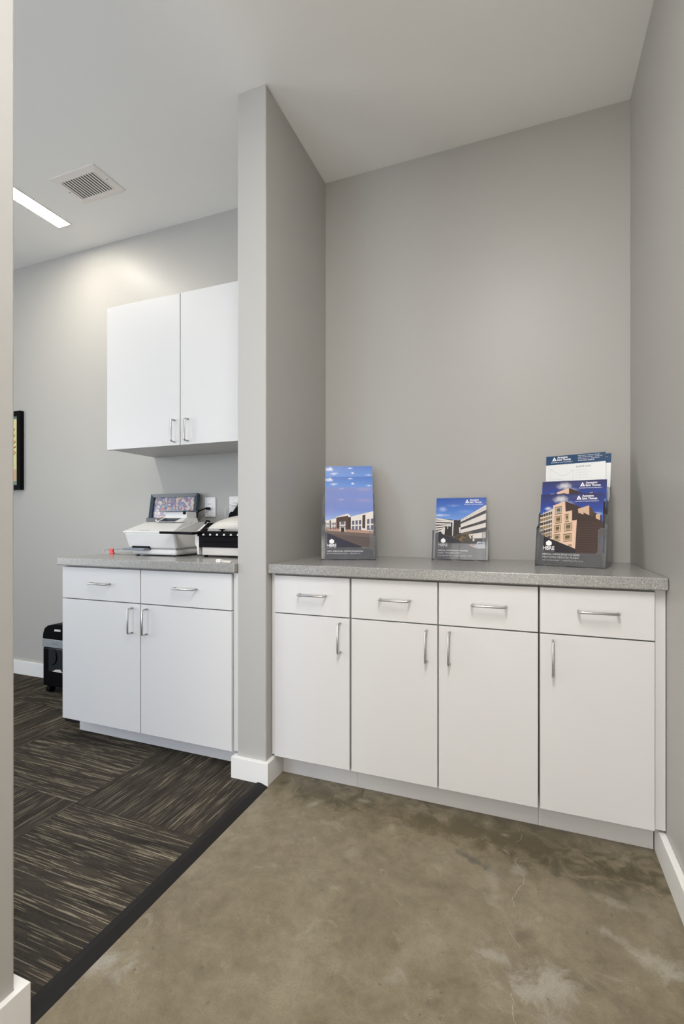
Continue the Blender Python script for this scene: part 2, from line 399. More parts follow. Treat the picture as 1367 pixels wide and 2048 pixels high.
bt, bh = 0.0193, 0.0945
struct('baseboard_back', MB().box(XL, -2.20, YB - bt, YB, 0.006, 0.10, 0.002), M['trim'])
struct('baseboard_right', MB().box(XR - bt, XR, YN, 1.868, 0.0, bh, 0.002), M['trim'])
mb = MB().prism([(XP0 - bt, YP - bt, 0), (XP1 + bt, YP - bt, 0), (XP1 + bt, 1.868, 0), (XP1, 1.868, 0), (XP1, YP, 0), (XP0, YP, 0), (XP0, 1.868, 0), (XP0 - bt, 1.868, 0)], (0, 0, bh), bev=0.0015)
struct('baseboard_middle', mb, M['trim'])
struct('baseboard_near', MB().prism([(XP1, YN, 0), (XP1 + 0.0145, YN, 0), (XP1 + 0.0145, YW + 0.025, 0), (XP0, YW + 0.025, 0), (XP0, YW, 0), (XP1, YW, 0)], (0, 0, bh), bev=0.0015), M['trim'])
struct('baseboard_left', MB().box(XL, XL + bt, YN, YB - bt, 0.006, 0.10, 0.002), M['trim'])
# black rubber reducer strip where the carpet meets the concrete
struct('trim_1', MB().prism([(-1.052, 0.728, 0.0), (-1.052, 0.728, 0.009), (-1.046, 0.728, 0.012), (-1.030, 0.728, 0.011), (-0.999, 0.728, 0.001), (-0.999, 0.728, 0.0)], (0, 1.006, 0)), M['rubber'],
       'black rubber edge strip between carpet and concrete')

# ------------------------------------------------------------------ cabinets
def arc(c, a0, a1, r, ax, ay, n=4):
    return [Vector(c) + Vector(ax) * math.cos(a0 + (a1 - a0) * k / n) * r + Vector(ay) * math.sin(a0 + (a1 - a0) * k / n) * r for k in range(n + 1)]
def handle(parent, cx, yface, cz, vertical, L=0.116, out=0.030, r=0.0042):
    """bow handle: two short posts and a bar with rounded corners"""
    d = Vector((0, 0, 1)) if vertical else Vector((1, 0, 0)); o = Vector((0, -1, 0)); c = Vector((cx, yface, cz))
    q = 0.009
    p = [c - d * L / 2, c - d * L / 2 + o * (out - q)]
    p += arc(c - d * (L / 2 - q) + o * (out - q), 0, math.pi / 2, q, -d, o)[1:]
    p += arc(c + d * (L / 2 - q) + o * (out - q), 0, math.pi / 2, q, o, d)[1:]
    p += [c + d * L / 2]
    m = MB().tube(p, r, n=12)
    return part('handle', m, M['steel'], parent)

def panel(parent, name, x0, x1, yf, z0, z1, th=0.019):
    return part(name, MB().box(x0, x1, yf, yf + th, z0, z1, 0.0012), M['laminate'], parent)

ZD1, ZDB, ZG0, ZG1 = 0.866, 0.105, 0.706, 0.7105
def base_unit(name, label, yf, body, fronts, toe, fillers, group=None):
    """fronts: (x0, x1, handle side) ; one drawer over one door each"""
    x0, x1 = body
    t = thing(name, label, 'cabinet', (x0, yf, 0.0), 0, group)
    c = MB(); c.box(x0, x1, yf + 0.0205, YB - 0.012, ZDB - 0.002, 0.8735)
    part('carcass', c, M['carcass'], t)
    part('toe_kick', MB().box(toe[0], toe[1], toe[2], toe[2] + 0.018, 0.0065 if toe[0] < -1.1 else 0.0005, ZDB - 0.002), M['laminate'], t)
    for (a, b, hx) in fronts:
        dr = panel(t, 'drawer', a, b, yf, ZG1, ZD1)
        handle(dr, (a + b) / 2 + 0.008, yf, 0.792, False)
        do = panel(t, 'door', a, b, yf, ZDB, ZG0)
        handle(do, hx, yf, 0.628, True)
    for (a, b) in fillers:
        part('filler_strip', MB().box(a, b, yf + 0.012, yf + 0.03, ZDB, 0.872, 0.001), M['laminate'], t)
    return t
YD = 1.788; G = 'base cabinets in the niche under the long worktop'
base_unit('base_cabinet', 'white single-door base cabinet at the niche\'s left end, beside the grey post', YD, (-1.0, -0.658), [(-0.998, -0.662, -0.701)], (-0.9995, -0.6585, 1.868), [(-1.0175, -1.0005)], G)
base_unit('base_cabinet', 'white double base cabinet in the middle of the niche, its two doors\' handles meeting', YD, (-0.656, 0.031), [(-0.654, -0.3155, -0.355), (-0.3105, 0.029, -0.271)], (-0.6575, 0.0315, 1.868), [], G)
base_unit('base_cabinet', 'white single-door base cabinet at the niche\'s right end, against the right wall', YD, (0.0335, 0.385), [(0.0355, 0.3735, 0.076)], (0.0325, 0.386, 1.868), [(0.3765, 0.4055)], G)
base_unit('base_cabinet', 'white two-door base cabinet on the carpet, left of the grey post', 1.753, (-2.186, -1.185), [(-2.19, -1.6895, -1.736), (-1.6845, -1.1876, -1.650)], (-2.186, -1.18, 1.85), [(-1.185, -1.1615)])

# worktops
def worktop(label, x0, x1, y0):
    m = MB().box(x0, x1, y0, YB - 0.001, 0.8748, CT, 0.0035)
    return tag(link('worktop', m.mesh('worktop', M['stone'])), label, 'worktop')
worktop('speckled grey worktop across the niche under the brochure holders', XP1 + 0.0015, XR - 0.0015, 1.7663)
worktop('speckled grey worktop of the carpeted office, under the scanner and binding machine', -2.203, XP0 - 0.0015, 1.7313)

# wall cabinet
t = thing('wall_cabinet', 'white two-door wall cabinet hung above the scanner in the office', 'cabinet', (-2.186, 2.024, 1.49))
c = MB(); c.box(-2.186, XP0 - 0.002, 2.045, YB - 0.001, 1.494, 2.278, 0.001)
part('carcass', c, M['laminate'], t)
for a, b, hx in ((-2.186, -1.6875, -1.72), (-1.6825, -1.1635, -1.635)):
    d = panel(t, 'door', a, b, 2.024, 1.490, 2.278)
    handle(d, hx, 2.024, 1.564, True, 0.112)

# ------------------------------------------------------------------ ceiling fittings
t = thing('ceiling_vent', 'square pale louvred air vent in the ceiling by the strip light', 'vent', (-2.22, 1.93, CEIL))
x0, x1, y0, y1 = -2.377, -2.067, 1.825, 2.036; a0, a1, b0, b1 = -2.352, -2.107, 1.865, 2.003
a0 = -2.345; f = MB()
zt, zb = CEIL - 0.0005, CEIL - 0.006
for q in (((x0, y0), (x1, y0), (a1, b0), (a0, b0)), ((x1, y0), (x1, y1), (a1, b1), (a1, b0)), ((x1, y1), (x0, y1), (a0, b1), (a1, b1)), ((x0, y1), (x0, y0), (a0, b0), (a0, b1))):
    o1, o2, i2, i1 = q
    f.hexa([(*o1, zb + 0.003), (*o2, zb + 0.003), (*i2, zb), (*i1, zb), (*o1, zt), (*o2, zt), (*i2, zt), (*i1, zt)])
part('frame', f, M['vent'], t)
part('duct', MB().box(a0, a1, b0, b1, CEIL - 0.0016, CEIL - 0.0006), M['vent_dark'], t)
n = 13
for k in range(n):
    xs = a0 + (a1 - a0) * (k + 0.5) / n
    part('slat', MB().prism([(xs - 0.0075, b0, zt - 0.0015), (xs - 0.006, b0, zt - 0.0008), (xs + 0.0065, b0, zb + 0.0012), (xs + 0.005, b0, zb + 0.0003)], (0, b1 - b0, 0)), M['vent'], t)
for sx_, sy_ in ((-2.087, 1.932), (-2.362, 1.935)):
    part('screw', MB().tube([(sx_, sy_, zb + 0.0012), (sx_, sy_, zb - 0.0012)], 0.0035, n=12), M['grey_plastic'], t)

def strip_light(label, x0, x1, y0, y1, lamp):
    t = thing('strip_light', label, 'ceiling light', ((x0 + x1) / 2, (y0 + y1) / 2, CEIL))
    f = MB(); e = 0.006
    f.box(x0 - e, x0, y0 - e, y1 + e, CEIL - 0.006, CEIL - 0.0005); f.box(x1, x1 + e, y0 - e, y1 + e, CEIL - 0.006, CEIL - 0.0005)
    f.box(x0, x1, y0 - e, y0, CEIL - 0.006, CEIL - 0.0005); f.box(x0, x1, y1, y1 + e, CEIL - 0.006, CEIL - 0.0005)
    part('frame', f, M['trim'], t)
    part('diffuser', MB().box(x0, x1, y0, y1, CEIL - 0.005, CEIL - 0.0006), lamp, t)
strip_light('bright white strip light set in the office ceiling, left of the vent', -2.706, -2.612, 0.94, 2.142, M['office_lamp'])
strip_light('strip light in the hall ceiling above the camera', -0.15, -0.05, -0.5, 0.7, M['hall_lamp'])
strip_light('unseen strip light added to the hall ceiling behind the camera, near the glazed end', -0.36, -0.26, -1.4, -0.7, M['hall_fill_lamp'])

# ------------------------------------------------------------------ printed covers
def homography(src):
    """maps the four source corners (TL, TR, BR, BL) to the unit page"""
    dst = [(0, 1), (1, 1), (1, 0), (0, 0)]; A = []; bb = []
    for (x, y), (u, v) in zip(src, dst):
        A.append([x, y, 1, 0, 0, 0, -u * x, -u * y]); bb.append(u)
        A.append([0, 0, 0, x, y, 1, -v * x, -v * y]); bb.append(v)
    n = 8
    for i in range(n):
        p = max(range(i, n), key=lambda r: abs(A[r][i])); A[i], A[p] = A[p], A[i]; bb[i], bb[p] = bb[p], bb[i]
        for r in range(n):
            if r != i:
                k = A[r][i] / A[i][i]; A[r] = [a - k * c_ for a, c_ in zip(A[r], A[i])]; bb[r] -= k * bb[i]
    h = [bb[i] / A[i][i] for i in range(n)] + [1]
    def f(x, y):
        w = h[6] * x + h[7] * y + h[8]
        return ((h[0] * x + h[1] * y + h[2]) / w, (h[3] * x + h[4] * y + h[5]) / w)
    return f
_ink = {}
def ink(r, g, b, rough=0.22):
    k = (r, g, b, rough)
    if k not in _ink: _ink[k] = mat('printed_ink', tuple((v / 255) ** 2.2 for v in (r, g, b)), rough)
    return _ink[k]
def sky_print(name, stops, clouds, wob=0.3, W=0.222, Hh=0.285):
    """printed sky; stops: (height on the page, colour), clouds: (x, y, rx, ry, strength, colour) in page fractions"""
    m = mat(name, (0.1, 0.2, 0.6), 0.22); nt, b = nodes(m)
    tc = nt.nodes.new('ShaderNodeTexCoord'); mp = nt.nodes.new('ShaderNodeMapping')
    mp.inputs['Location'].default_value = (0.5, 0, 0); mp.inputs['Scale'].default_value = (1 / W, 1 / Hh, 1)
    # the cover lies in the local x-z plane
    sw = nt.nodes.new('ShaderNodeSeparateXYZ'); cb = nt.nodes.new('ShaderNodeCombineXYZ')
    nt.links.new(tc.outputs['Object'], sw.inputs[0]); nt.links.new(sw.outputs[0], cb.inputs[0]); nt.links.new(sw.outputs[2], cb.inputs[1])
    nt.links.new(cb.outputs[0], mp.inputs['Vector']); v = mp.outputs[0]
    s2 = nt.nodes.new('ShaderNodeSeparateXYZ'); nt.links.new(v, s2.inputs[0])
    lin = lambda c: tuple((x / 255) ** 2.2 for x in c)
    col = ramp(nt, s2.outputs[1], [(p, lin(c)) for p, c in stops])
    for cx, cy, rx, ry, st, cc in clouds:
        col = mix(nt, math_(nt, 'MULTIPLY', blob(nt, v, cx, cy, rx, ry, 0, wob, 11), st), col, lin(cc))
    nt.links.new(col, b.inputs['Base Color'])
    return m

class Print:
    """flat printed page in the local x-z plane, facing -y; ink layers stand a hair proud of the sheet"""
    def __init__(s, W, H, map_=None): s.W, s.H, s.map, s.layer, s.mb, s.y0 = W, H, map_, 0, MB(), 0.0
    def P(s, x, y, raw=False):
        if s.map and not raw: x, y = s.map(x, y)
        x = min(1, max(0, x)); y = min(1, max(0, y))
        return ((x - 0.5) * s.W, s.y0 - 0.00002 * s.layer, y * s.H)
    def up(s): s.layer += 0.4; return s
    def poly(s, pts, m, raw=False):
        f = s.mb.face([s.P(x, y, raw) for x, y in pts], m)
        f.normal_update()
        if f.normal.y > 0: f.normal_flip()
        s.layer += 0.2
        return s
    def rect(s, x0, y0, x1, y1, m, raw=False): return s.poly([(x0, y0), (x1, y0), (x1, y1), (x0, y1)], m, raw)
    def grid(s, c, nx, ny, fx, fy, m):
        """windows inside the quad c = TL, TR, BR, BL: nx by ny cells, each fx by fy of its cell"""
        def L(u, v):
            a = [c[0][k] + (c[1][k] - c[0][k]) * u for k in (0, 1)]; b = [c[3][k] + (c[2][k] - c[3][k]) * u for k in (0, 1)]
            return (a[0] + (b[0] - a[0]) * v, a[1] + (b[1] - a[1]) * v)
        for i in range(nx):
            for j in range(ny):
                u0, u1 = (i + (1 - fx) / 2) / nx, (i + (1 + fx) / 2) / nx; v0, v1 = (j + (1 - fy) / 2) / ny, (j + (1 + fy) / 2) / ny
                s.poly([L(u0, v0), L(u1, v0), L(u1, v1), L(u0, v1)], m)
        return s
    def text(s, txt, x, y, h, width, m, bold=0.0, shear=0.0):
        """x, y: lower left corner and sizes in page fractions (of the page's width and height)"""
        pts, polys = text_mesh(txt, 1.0, bold, None, shear)
        if not pts: return s
        x0 = min(p.x for p in pts); x1 = max(p.x for p in pts); k = width * s.W / (x1 - x0); kh = h * s.H / 0.7
        mi = s.mb._mi(m)
        vs = [s.mb.bm.verts.new(((x - 0.5) * s.W + (p.x - x0) * k, s.y0 - 0.00002 * s.layer, y * s.H + p.y * kh)) for p in pts]
        for pl in polys:
            try: f = s.mb.bm.faces.new([vs[i] for i in pl]); f.material_index = mi
            except ValueError: pass
        return s
    def mesh(s, name):
        return s.mb.mesh(name)

WHITE = ink(240, 240, 240); NAVY = ink(22, 26, 52)
PW, PH = 0.226, 0.287
def hbre_logo(p, x, y, w):
    """house-shaped mark over its letters; x, y = lower left of the letters, w = width, in page fractions"""
    k = p.W / p.H
    p.up(); p.text('HBRE', x, y, w * 0.36 * k, w, WHITE, 0.012)
    cx = x + w * 0.50; b = y + w * 0.47 * k; r = w * 0.25
    p.poly([(cx - r, b), (cx, b - r * 0.42 * k), (cx + r, b), (cx + r, b + r * 1.05 * k), (cx, b + r * 1.75 * k), (cx - r, b + r * 1.05 * k)], WHITE, True)
    p.rect(x - w * 0.03, y - w * 0.14 * k, x + w, y - w * 0.10 * k, ink(130, 130, 140), True)
def ascension_logo(p, x, y, w):
    """open triangle mark, two lines of lettering and a small line below; x, y = lower left, w = full width"""
    k = p.W / p.H; p.up()
    t0 = x + w * 0.045; tw = w * 0.21; by = y + w * 0.10 * k; th = tw * 0.95 * k
    p.poly([(t0, by), (t0 + tw * 0.30, by), (t0 + tw * 0.5, by + th * 0.55), (t0 + tw * 0.5, by + th), (t0 + tw * 0.36, by + th * 0.8)], WHITE, True)
    p.poly([(t0 + tw, by), (t0 + tw * 0.5, by + th), (t0 + tw * 0.5, by + th * 0.55), (t0 + tw * 0.72, by)], WHITE, True)
    p.poly([(t0 + tw * 0.30, by), (t0 + tw * 0.72, by), (t0 + tw * 0.66, by + th * 0.16), (t0 + tw * 0.36, by + th * 0.16)], WHITE, True)
    p.text('Ascension', x + w * 0.29, y + w * 0.225 * k, w * 0.105 * k, w * 0.48, WHITE, 0.02)
    p.text('Saint Thomas', x + w * 0.28, y + w * 0.10 * k, w * 0.105 * k, w * 0.64, WHITE, 0.02)
    p.text('MANAGED BY HEALTHCARE REALTY', x, y, w * 0.038 * k, w, WHITE, 0.01)

# --- cover 1: long pale building with brown brick porches
def cover_long_building(blue):
    H1 = homography([(315, 765), (980, 775), (1010, 1640), (305, 1640)])
    p = Print(PW, PH, H1)
    if blue:
        sky = sky_print('printed_blue_sky', [(0.5, (165, 185, 220)), (0.78, (105, 150, 215)), (1.0, (60, 105, 185))],
                        [(0.07, 0.95, 0.11, 0.045, 1.0, (235, 238, 245)), (0.16, 0.875, 0.12, 0.03, 0.9, (215, 222, 238)), (0.52, 0.97, 0.07, 0.018, 0.9, (225, 230, 240)), (0.57, 0.885, 0.04, 0.022, 1, (235, 238, 245)), (0.92, 0.85, 0.09, 0.02, 0.9, (230, 232, 240))], 0.42)
    else:
        sky = sky_print('printed_violet_sky', [(0.62, (150, 170, 212)), (0.8, (112, 132, 196)), (1.0, (120, 134, 190))],
                        [(0.33, 0.985, 0.10, 0.02, 0.6, (190, 178, 205)), (0.8, 0.97, 0.25, 0.05, 0.4, (165, 155, 198)), (0.1, 0.8, 0.2, 0.1, 0.25, (160, 150, 195))], 0.15)
    p.rect(0, 0, 1, 1, sky, True); p.up()
    wall, brown, brick, glass, lot, lot2 = ink(222, 216, 208), ink(72, 52, 45), ink(172, 136, 118), ink(92, 92, 112), ink(88, 76, 74), ink(104, 90, 86)
    p.poly([(310, 1085), (470, 1050), (470, 1250), (305, 1215)], wall)
    p.poly([(640, 1035), (995, 955), (1005, 1280), (640, 1255)], wall)
    p.poly([(465, 1030), (632, 985), (668, 1005), (668, 1250), (465, 1235)], wall); p.up()
    p.poly([(300, 1195), (470, 1185), (470, 1250), (305, 1225)], brick); p.poly([(470, 1185), (600, 1190), (1005, 1240), (1005, 1300), (470, 1250)], brick)
    p.poly([(470, 1040), (640, 1012), (640, 1215), (470, 1195)], brown); p.poly([(640, 1035), (676, 1035), (676, 1210), (640, 1210)], ink(52, 38, 34))
    for q in ([(376, 1078), (394, 1076), (394, 1205), (376, 1200)], [(838, 1010), (880, 1003), (880, 1200), (838, 1192)], [(304, 1092), (319, 1090), (319, 1170), (304, 1168)]): p.poly(q, brown)
    p.up(); p.poly([(516, 1100), (600, 1094), (600, 1240), (516, 1235)], ink(205, 200, 195)); p.up()
    p.poly([(534, 1098), (588, 1094), (588, 1140), (534, 1144)], glass); p.poly([(520, 1165), (600, 1168), (600, 1178), (520, 1176)], brown); p.poly([(536, 1180), (586, 1182), (586, 1245), (536, 1242)], ink(38, 32, 32))
    p.grid([(685, 1080), (832, 1066), (832, 1230), (685, 1228)], 3, 2, 0.68, 0.78, glass)
    p.grid([(895, 1058), (1000, 1045), (1004, 1232), (895, 1230)], 2, 2, 0.62, 0.78, glass)
    p.grid([(322, 1108), (374, 1104), (374, 1205), (322, 1200)], 4, 2, 0.6, 0.75, glass); p.grid([(400, 1106), (468, 1100), (468, 1212), (400, 1208)], 3, 2, 0.6, 0.75, glass)
    p.up(); p.poly([(300, 1225), (640, 1252), (1010, 1275), (1012, 1645), (300, 1645)], lot)
    p.up(); p.poly([(300, 1225), (1010, 1272), (1010, 1330), (300, 1262)], lot2)
    p.up(); p.poly([(300, 1248), (880, 1478), (1012, 1515), (1012, 1645), (300, 1645)], ink(36, 38, 56))
    hbre_logo(p, 0.045, 0.190, 0.19)
    p.text('NEW MEDICAL OFFICE BUILDING', 0.045, 0.115, 0.020, 0.74, WHITE, 0.03)
    p.text('8154 SAWYER BROWN ROAD  |  BELLEVUE, TN', 0.045, 0.080, 0.015, 0.68, WHITE)
    return p.mesh('printed_cover')
# --- cover 2: hospital block with white bands
def cover_banded_building():
    H2 = homography([(240, 230), (1022, 236), (1028, 1212), (222, 1195)])
    p = Print(PW, PH, H2)
    sky = sky_print('printed_deep_blue_sky', [(0.55, (125, 165, 222)), (0.8, (72, 118, 198)), (1.0, (45, 84, 168))],
                    [(0.12, 0.82, 0.14, 0.06, 0.55, (190, 205, 232)), (0.35, 0.88, 0.2, 0.03, 0.35, (170, 190, 225)), (0.1, 0.72, 0.22, 0.03, 0.7, (215, 222, 236)), (0.6, 0.78, 0.25, 0.04, 0.3, (150, 180, 225))], 0.22)
    p.rect(0, 0, 1, 1, sky, True); p.up()
    wht, dk, g = ink(214, 208, 204), ink(30, 28, 30), ink(62, 62, 68)
    p.poly([(215, 545), (590, 585), (590, 930), (215, 930)], dk)
    p.poly([(630, 570), (1040, 355), (1040, 960), (560, 960)], g)
    p.poly([(520, 612), (630, 572), (630, 860), (500, 860)], ink(44, 40, 40))
    p.up()
    for a, b, c_, d in ((540, 590, 562, 608), (577, 602, 608, 632), (622, 634, 650, 655), (668, 655, 694, 678), (712, 690, 738, 712), (758, 715, 775, 735)):
        xr = 520 if a < 620 else 450 if a < 700 else 380
        p.poly([(215, a), (xr, b), (xr, b + 18), (215, a + 27)], wht)
    p.poly([(500, 585), (525, 580), (512, 830), (500, 830)], wht); p.poly([(425, 650), (440, 650), (430, 720), (420, 720)], wht)
    p.poly([(300, 740), (385, 700), (375, 815), (355, 810)], wht)
    for q in ([(632, 575), (1040, 352), (1040, 428), (632, 612)], [(632, 645), (1040, 482), (1040, 578), (636, 705)], [(636, 735), (1040, 628), (1040, 700), (640, 788)], [(760, 812), (1040, 770), (1040, 870), (790, 875)], [(608, 700), (632, 692), (632, 785), (615, 785)]): p.poly(q, wht)
    p.up(); p.poly([(640, 700), (830, 640), (830, 668), (640, 722)], ink(52, 44, 34)); p.poly([(650, 792), (810, 760), (810, 795), (650, 812)], ink(96, 82, 60))
    # lettering along the parapet
    for k in range(20):
        fx = 650 + k * 19.0; fy = 583 - k * 9.4
        if k in (5, 12): continue
        p.poly([(fx, fy - 12), (fx + 9, fy - 16), (fx + 9, fy + 2), (fx, fy + 6)], ink(176, 168, 164))
    for k in range(18):
        an = k * 0.349; 
    p.poly([(465 + 14 * math.cos(k * 0.5236), 657 + 30 * math.sin(k * 0.5236)) for k in range(12)], ink(198, 214, 236))
    p.up(); p.poly([(215, 775), (560, 850), (640, 905), (1040, 915), (1040, 1225), (215, 1225)], ink(58, 54, 54))
    p.up()
    random.seed(4)
    for k in range(70):   # autumn trees in front of the building
        cx, cy = 520 + random.random() * 330, 820 + random.random() * 95; r = 9 + random.random() * 12
        if cy > 890 and cx < 600: continue
        c_ = random.choice(((112, 88, 44), (82, 66, 36), (58, 52, 30), (136, 108, 60), (70, 52, 34)))
        p.poly([(cx + r * math.cos(q) * (0.7 + 0.5 * random.random()), cy + r * math.sin(q) * (0.7 + 0.5 * random.random())) for q in (0, 0.9, 1.8, 2.7, 3.6, 4.5, 5.4)], ink(*c_)); 
        if k % 10 == 0: p.up()
    p.up(); p.poly([(215, 775), (410, 830), (640, 910), (640, 965), (215, 965)], ink(24, 26, 42))
    p.poly([(215, 965), (740, 965), (1040, 1100), (1040, 1225), (215, 1225)], ink(46, 46, 56))
    p.poly([(740, 965), (1040, 1010), (1040, 1110), (900, 1060)], ink(80, 78, 80)); p.up()
    p.poly([(870, 985), (905, 925), (1015, 930), (1040, 1030), (900, 1035)], ink(196, 198, 208)); p.poly([(828, 880), (855, 880), (858, 912), (828, 912)], wht)
    p.poly([(775, 975), (875, 965), (880, 1030)], ink(196, 190, 192)); p.up()
    p.poly([(812, 975), (868, 975), (868, 992), (830, 992)], ink(206, 70, 66)); p.poly([(915, 940), (1000, 942), (1008, 965), (908, 965)], ink(120, 130, 150))
    p.poly([(905, 1040), (980, 1040), (980, 1225), (905, 1225)], ink(74, 72, 72))
    hbre_logo(p, 0.07, 0.205, 0.185)
    p.text('MEDICAL OFFICE SPACE FOR LEASE', 0.06, 0.127, 0.020, 0.60, WHITE, 0.03)
    p.text('SAINT THOMAS WEST', 0.06, 0.084, 0.026, 0.47, WHITE)
    p.text('4230 HARDING PIKE  |  NASHVILLE, TN  |  37205', 0.06, 0.045, 0.017, 0.68, WHITE)
    ascension_logo(p, 0.575, 0.885, 0.37)
    return p.mesh('printed_cover')
# --- cover 3: stepped tan tower
def cover_tan_tower():
    H3 = homography([(250, 575), (1000, 590), (972, 1462), (170, 1425)])
    p = Print(PW, PH, H3)
    sky = sky_print('printed_dark_blue_sky', [(0.5, (70, 110, 190)), (0.8, (38, 66, 148)), (1.0, (44, 48, 92))],
                    [(0.32, 0.93, 0.17, 0.07, 1.0, (206, 204, 208)), (0.42, 0.87, 0.16, 0.06, 0.7, (170, 172, 190)), (0.11, 0.80, 0.08, 0.035, 1.0, (196, 204, 222)), (0.92, 0.72, 0.12, 0.035, 0.8, (168, 184, 216)), (0.62, 0.96, 0.3, 0.05, 0.35, (90, 92, 130))], 0.22)
    p.rect(0, 0, 1, 1, sky, True); p.up()
    tan, tan2, dk, br, gl = ink(216, 182, 158), ink(196, 166, 142), ink(58, 42, 38), ink(82, 60, 46), ink(150, 128, 92)
    p.poly([(160, 1460), (200, 810), (385, 745), (380, 1150), (300, 1400)], ink(200, 188, 178))
    p.poly([(540, 665), (870, 800), (975, 850), (990, 1480), (640, 1480), (540, 900)], dk)
    p.up(); p.poly([(692, 760), (828, 725), (828, 850), (700, 820)], tan2); p.poly([(828, 725), (878, 785), (878, 920), (828, 900)], ink(72, 54, 46))
    p.poly([(905, 832), (955, 828), (955, 900), (905, 880)], tan2); p.up(); p.poly([(700, 812), (760, 806), (990, 920), (990, 1100), (700, 1100)], dk); p.poly([(715, 812), (758, 806), (758, 830)], tan2)
    p.poly([(388, 710), (540, 665), (540, 788), (620, 775), (615, 895), (676, 888), (645, 1235), (420, 1160), (355, 1140)], tan)
    p.up()
    for k in range(16):   # dim window rows on the shaded face
        y = 915 + k * 28; p.poly([(692 - k * 3, y), (985, y + 12), (985, y + 17), (690 - k * 3, y + 5)], ink(74, 56, 48))
    for (a, b, w, h) in ((412, 742, 86, 62), (402, 852, 88, 62), (392, 960, 84, 62), (380, 1070, 84, 60), (530, 830, 52, 66), (516, 942, 104, 66), (504, 1068, 104, 66), (560, 1185, 44, 22)):
        s_ = -0.12
        P4 = lambda x0, y0, x1, y1: [(a + x0 * w, b + y0 * h + x0 * w * s_), (a + x1 * w, b + y0 * h + x1 * w * s_), (a + x1 * w - 3, b + y1 * h + x1 * w * s_), (a + x0 * w - 3, b + y1 * h + x0 * w * s_)]
        p.poly(P4(0, 0, 1, 1), gl if b > 800 else ink(128, 140, 134))
        p.poly(P4(0, -0.18, 1, -0.06), ink(34, 28, 28)); p.poly(P4(0, 1.12, 1, 1.24), ink(34, 28, 28))
    p.up()
    for (a, b, w, h) in ((412, 742, 86, 62), (402, 852, 88, 62), (392, 960, 84, 62), (380, 1070, 84, 60), (530, 830, 52, 66), (516, 942, 104, 66), (504, 1068, 104, 66)):
        for t_ in (0.14, 0.8): p.poly([(a + w * t_, b - w * t_ * 0.12), (a + w * t_ + 5, b - w * t_ * 0.12), (a + w * t_ + 2, b + h - w * t_ * 0.12), (a + w * t_ - 3, b + h - w * t_ * 0.12)], ink(226, 214, 200))
        p.poly([(a + w * 0.2, b + 10), (a + w * 0.78, b + 4), (a + w * 0.76, b + h * 0.55), (a + w * 0.2, b + h * 0.6)], ink(98, 78, 52))
    for k, y in enumerate((800, 850, 900, 950, 1000, 1045, 1085)):
        p.poly([(226 - k * 4, y + 15), (372 - k * 3, y - 22), (372 - k * 3, y + 12), (224 - k * 4, y + 46)], ink(64, 52, 44) if k % 2 == 0 else ink(126, 104, 74))
    p.up()
    for k in range(4): p.poly([(262 + k * 30, 780), (266 + k * 30, 780), (246 + k * 30, 1120), (242 + k * 30, 1120)], ink(206, 196, 186))
    p.up(); p.poly([(160, 1030), (250, 1070), (640, 1232), (650, 1300), (990, 1300), (990, 1480), (150, 1480)], ink(36, 32, 40))
    hbre_logo(p, 0.06, 0.208, 0.19)
    p.text('MEDICAL OFFICE SPACE FOR LEASE', 0.055, 0.138, 0.020, 0.60, WHITE, 0.03)
    p.text('MIDTOWN MEDICAL PLAZA', 0.055, 0.095, 0.026, 0.59, WHITE)
    p.text('2004 HAYES STREET  |  NASHVILLE, TN, 37203', 0.055, 0.057, 0.016, 0.66, WHITE)
    ascension_logo(p, 0.565, 0.885, 0.37)
    return p.mesh('printed_cover')
# --- white flyer with a navy head
def cover_flyer():
    p = Print(PW, PH)
    p.rect(0, 0, 1, 1, ink(222, 224, 224), True); p.up(); p.rect(0, 0.865, 1, 1, ink(14, 62, 100), True)
    ascension_logo(p, 0.09, 0.895, 0.37)
    for k, (s_, w) in enumerate((('MIDTOWN MEDICAL PLAZA', 0.36), ('2004 HAYES STREET - SUITE 215', 0.40), ('NASHVILLE, TN - MIDTOWN', 0.35), ('AVAILABLE: 5,644 SF', 0.27))):
        p.text(s_, 0.55, 0.970 - k * 0.024, 0.012, w, WHITE, 0.03 if k == 3 else 0.0)
    ik = ink(48, 52, 60); p.text('SUITE 215', 0.52, 0.805, 0.022, 0.24, ik, 0.01)
    for k, (s_, w) in enumerate((('5,644 RSF', 0.13), ('2ND FLOOR SUITE', 0.18), ('RECEPTION AREA', 0.16), ('10 EXAM ROOMS', 0.15))):
        p.text(s_, 0.56, 0.758 - k * 0.037, 0.010, w, ink(170, 172, 176)); p.rect(0.523, 0.760 - k * 0.037, 0.529, 0.765 - k * 0.037, ik, True)
    def ln(a, b, c_, d, t=0.003):
        dx, dy = c_ - a, d - b; L = math.hypot(dx, dy); nx, ny = -dy / L * t / 2, dx / L * t / 2
        p.poly([(a + nx, b + ny), (c_ + nx, d + ny), (c_ - nx, d - ny), (a - nx, b - ny)], ink(158, 162, 166), True)
    for q in ((0.08, 0.66, 0.08, 0.80), (0.08, 0.80, 0.26, 0.70), (0.26, 0.70, 0.36, 0.70), (0.36, 0.70, 0.47, 0.77), (0.47, 0.77, 0.47, 0.60), (0.06, 0.80, 0.12, 0.80), (0.43, 0.77, 0.49, 0.77), (0.08, 0.66, 0.47, 0.60)): ln(*q)
    return p.mesh('printed_cover')

COV = {'long_violet': cover_long_building(False), 'long_blue': cover_long_building(True), 'banded': cover_banded_building(), 'tower': cover_tan_tower(), 'flyer': cover_flyer()}
page_mesh = MB().box(-PW / 2, PW / 2, 0.0, 0.0022, 0, PH).mesh('pages', M['paper'])

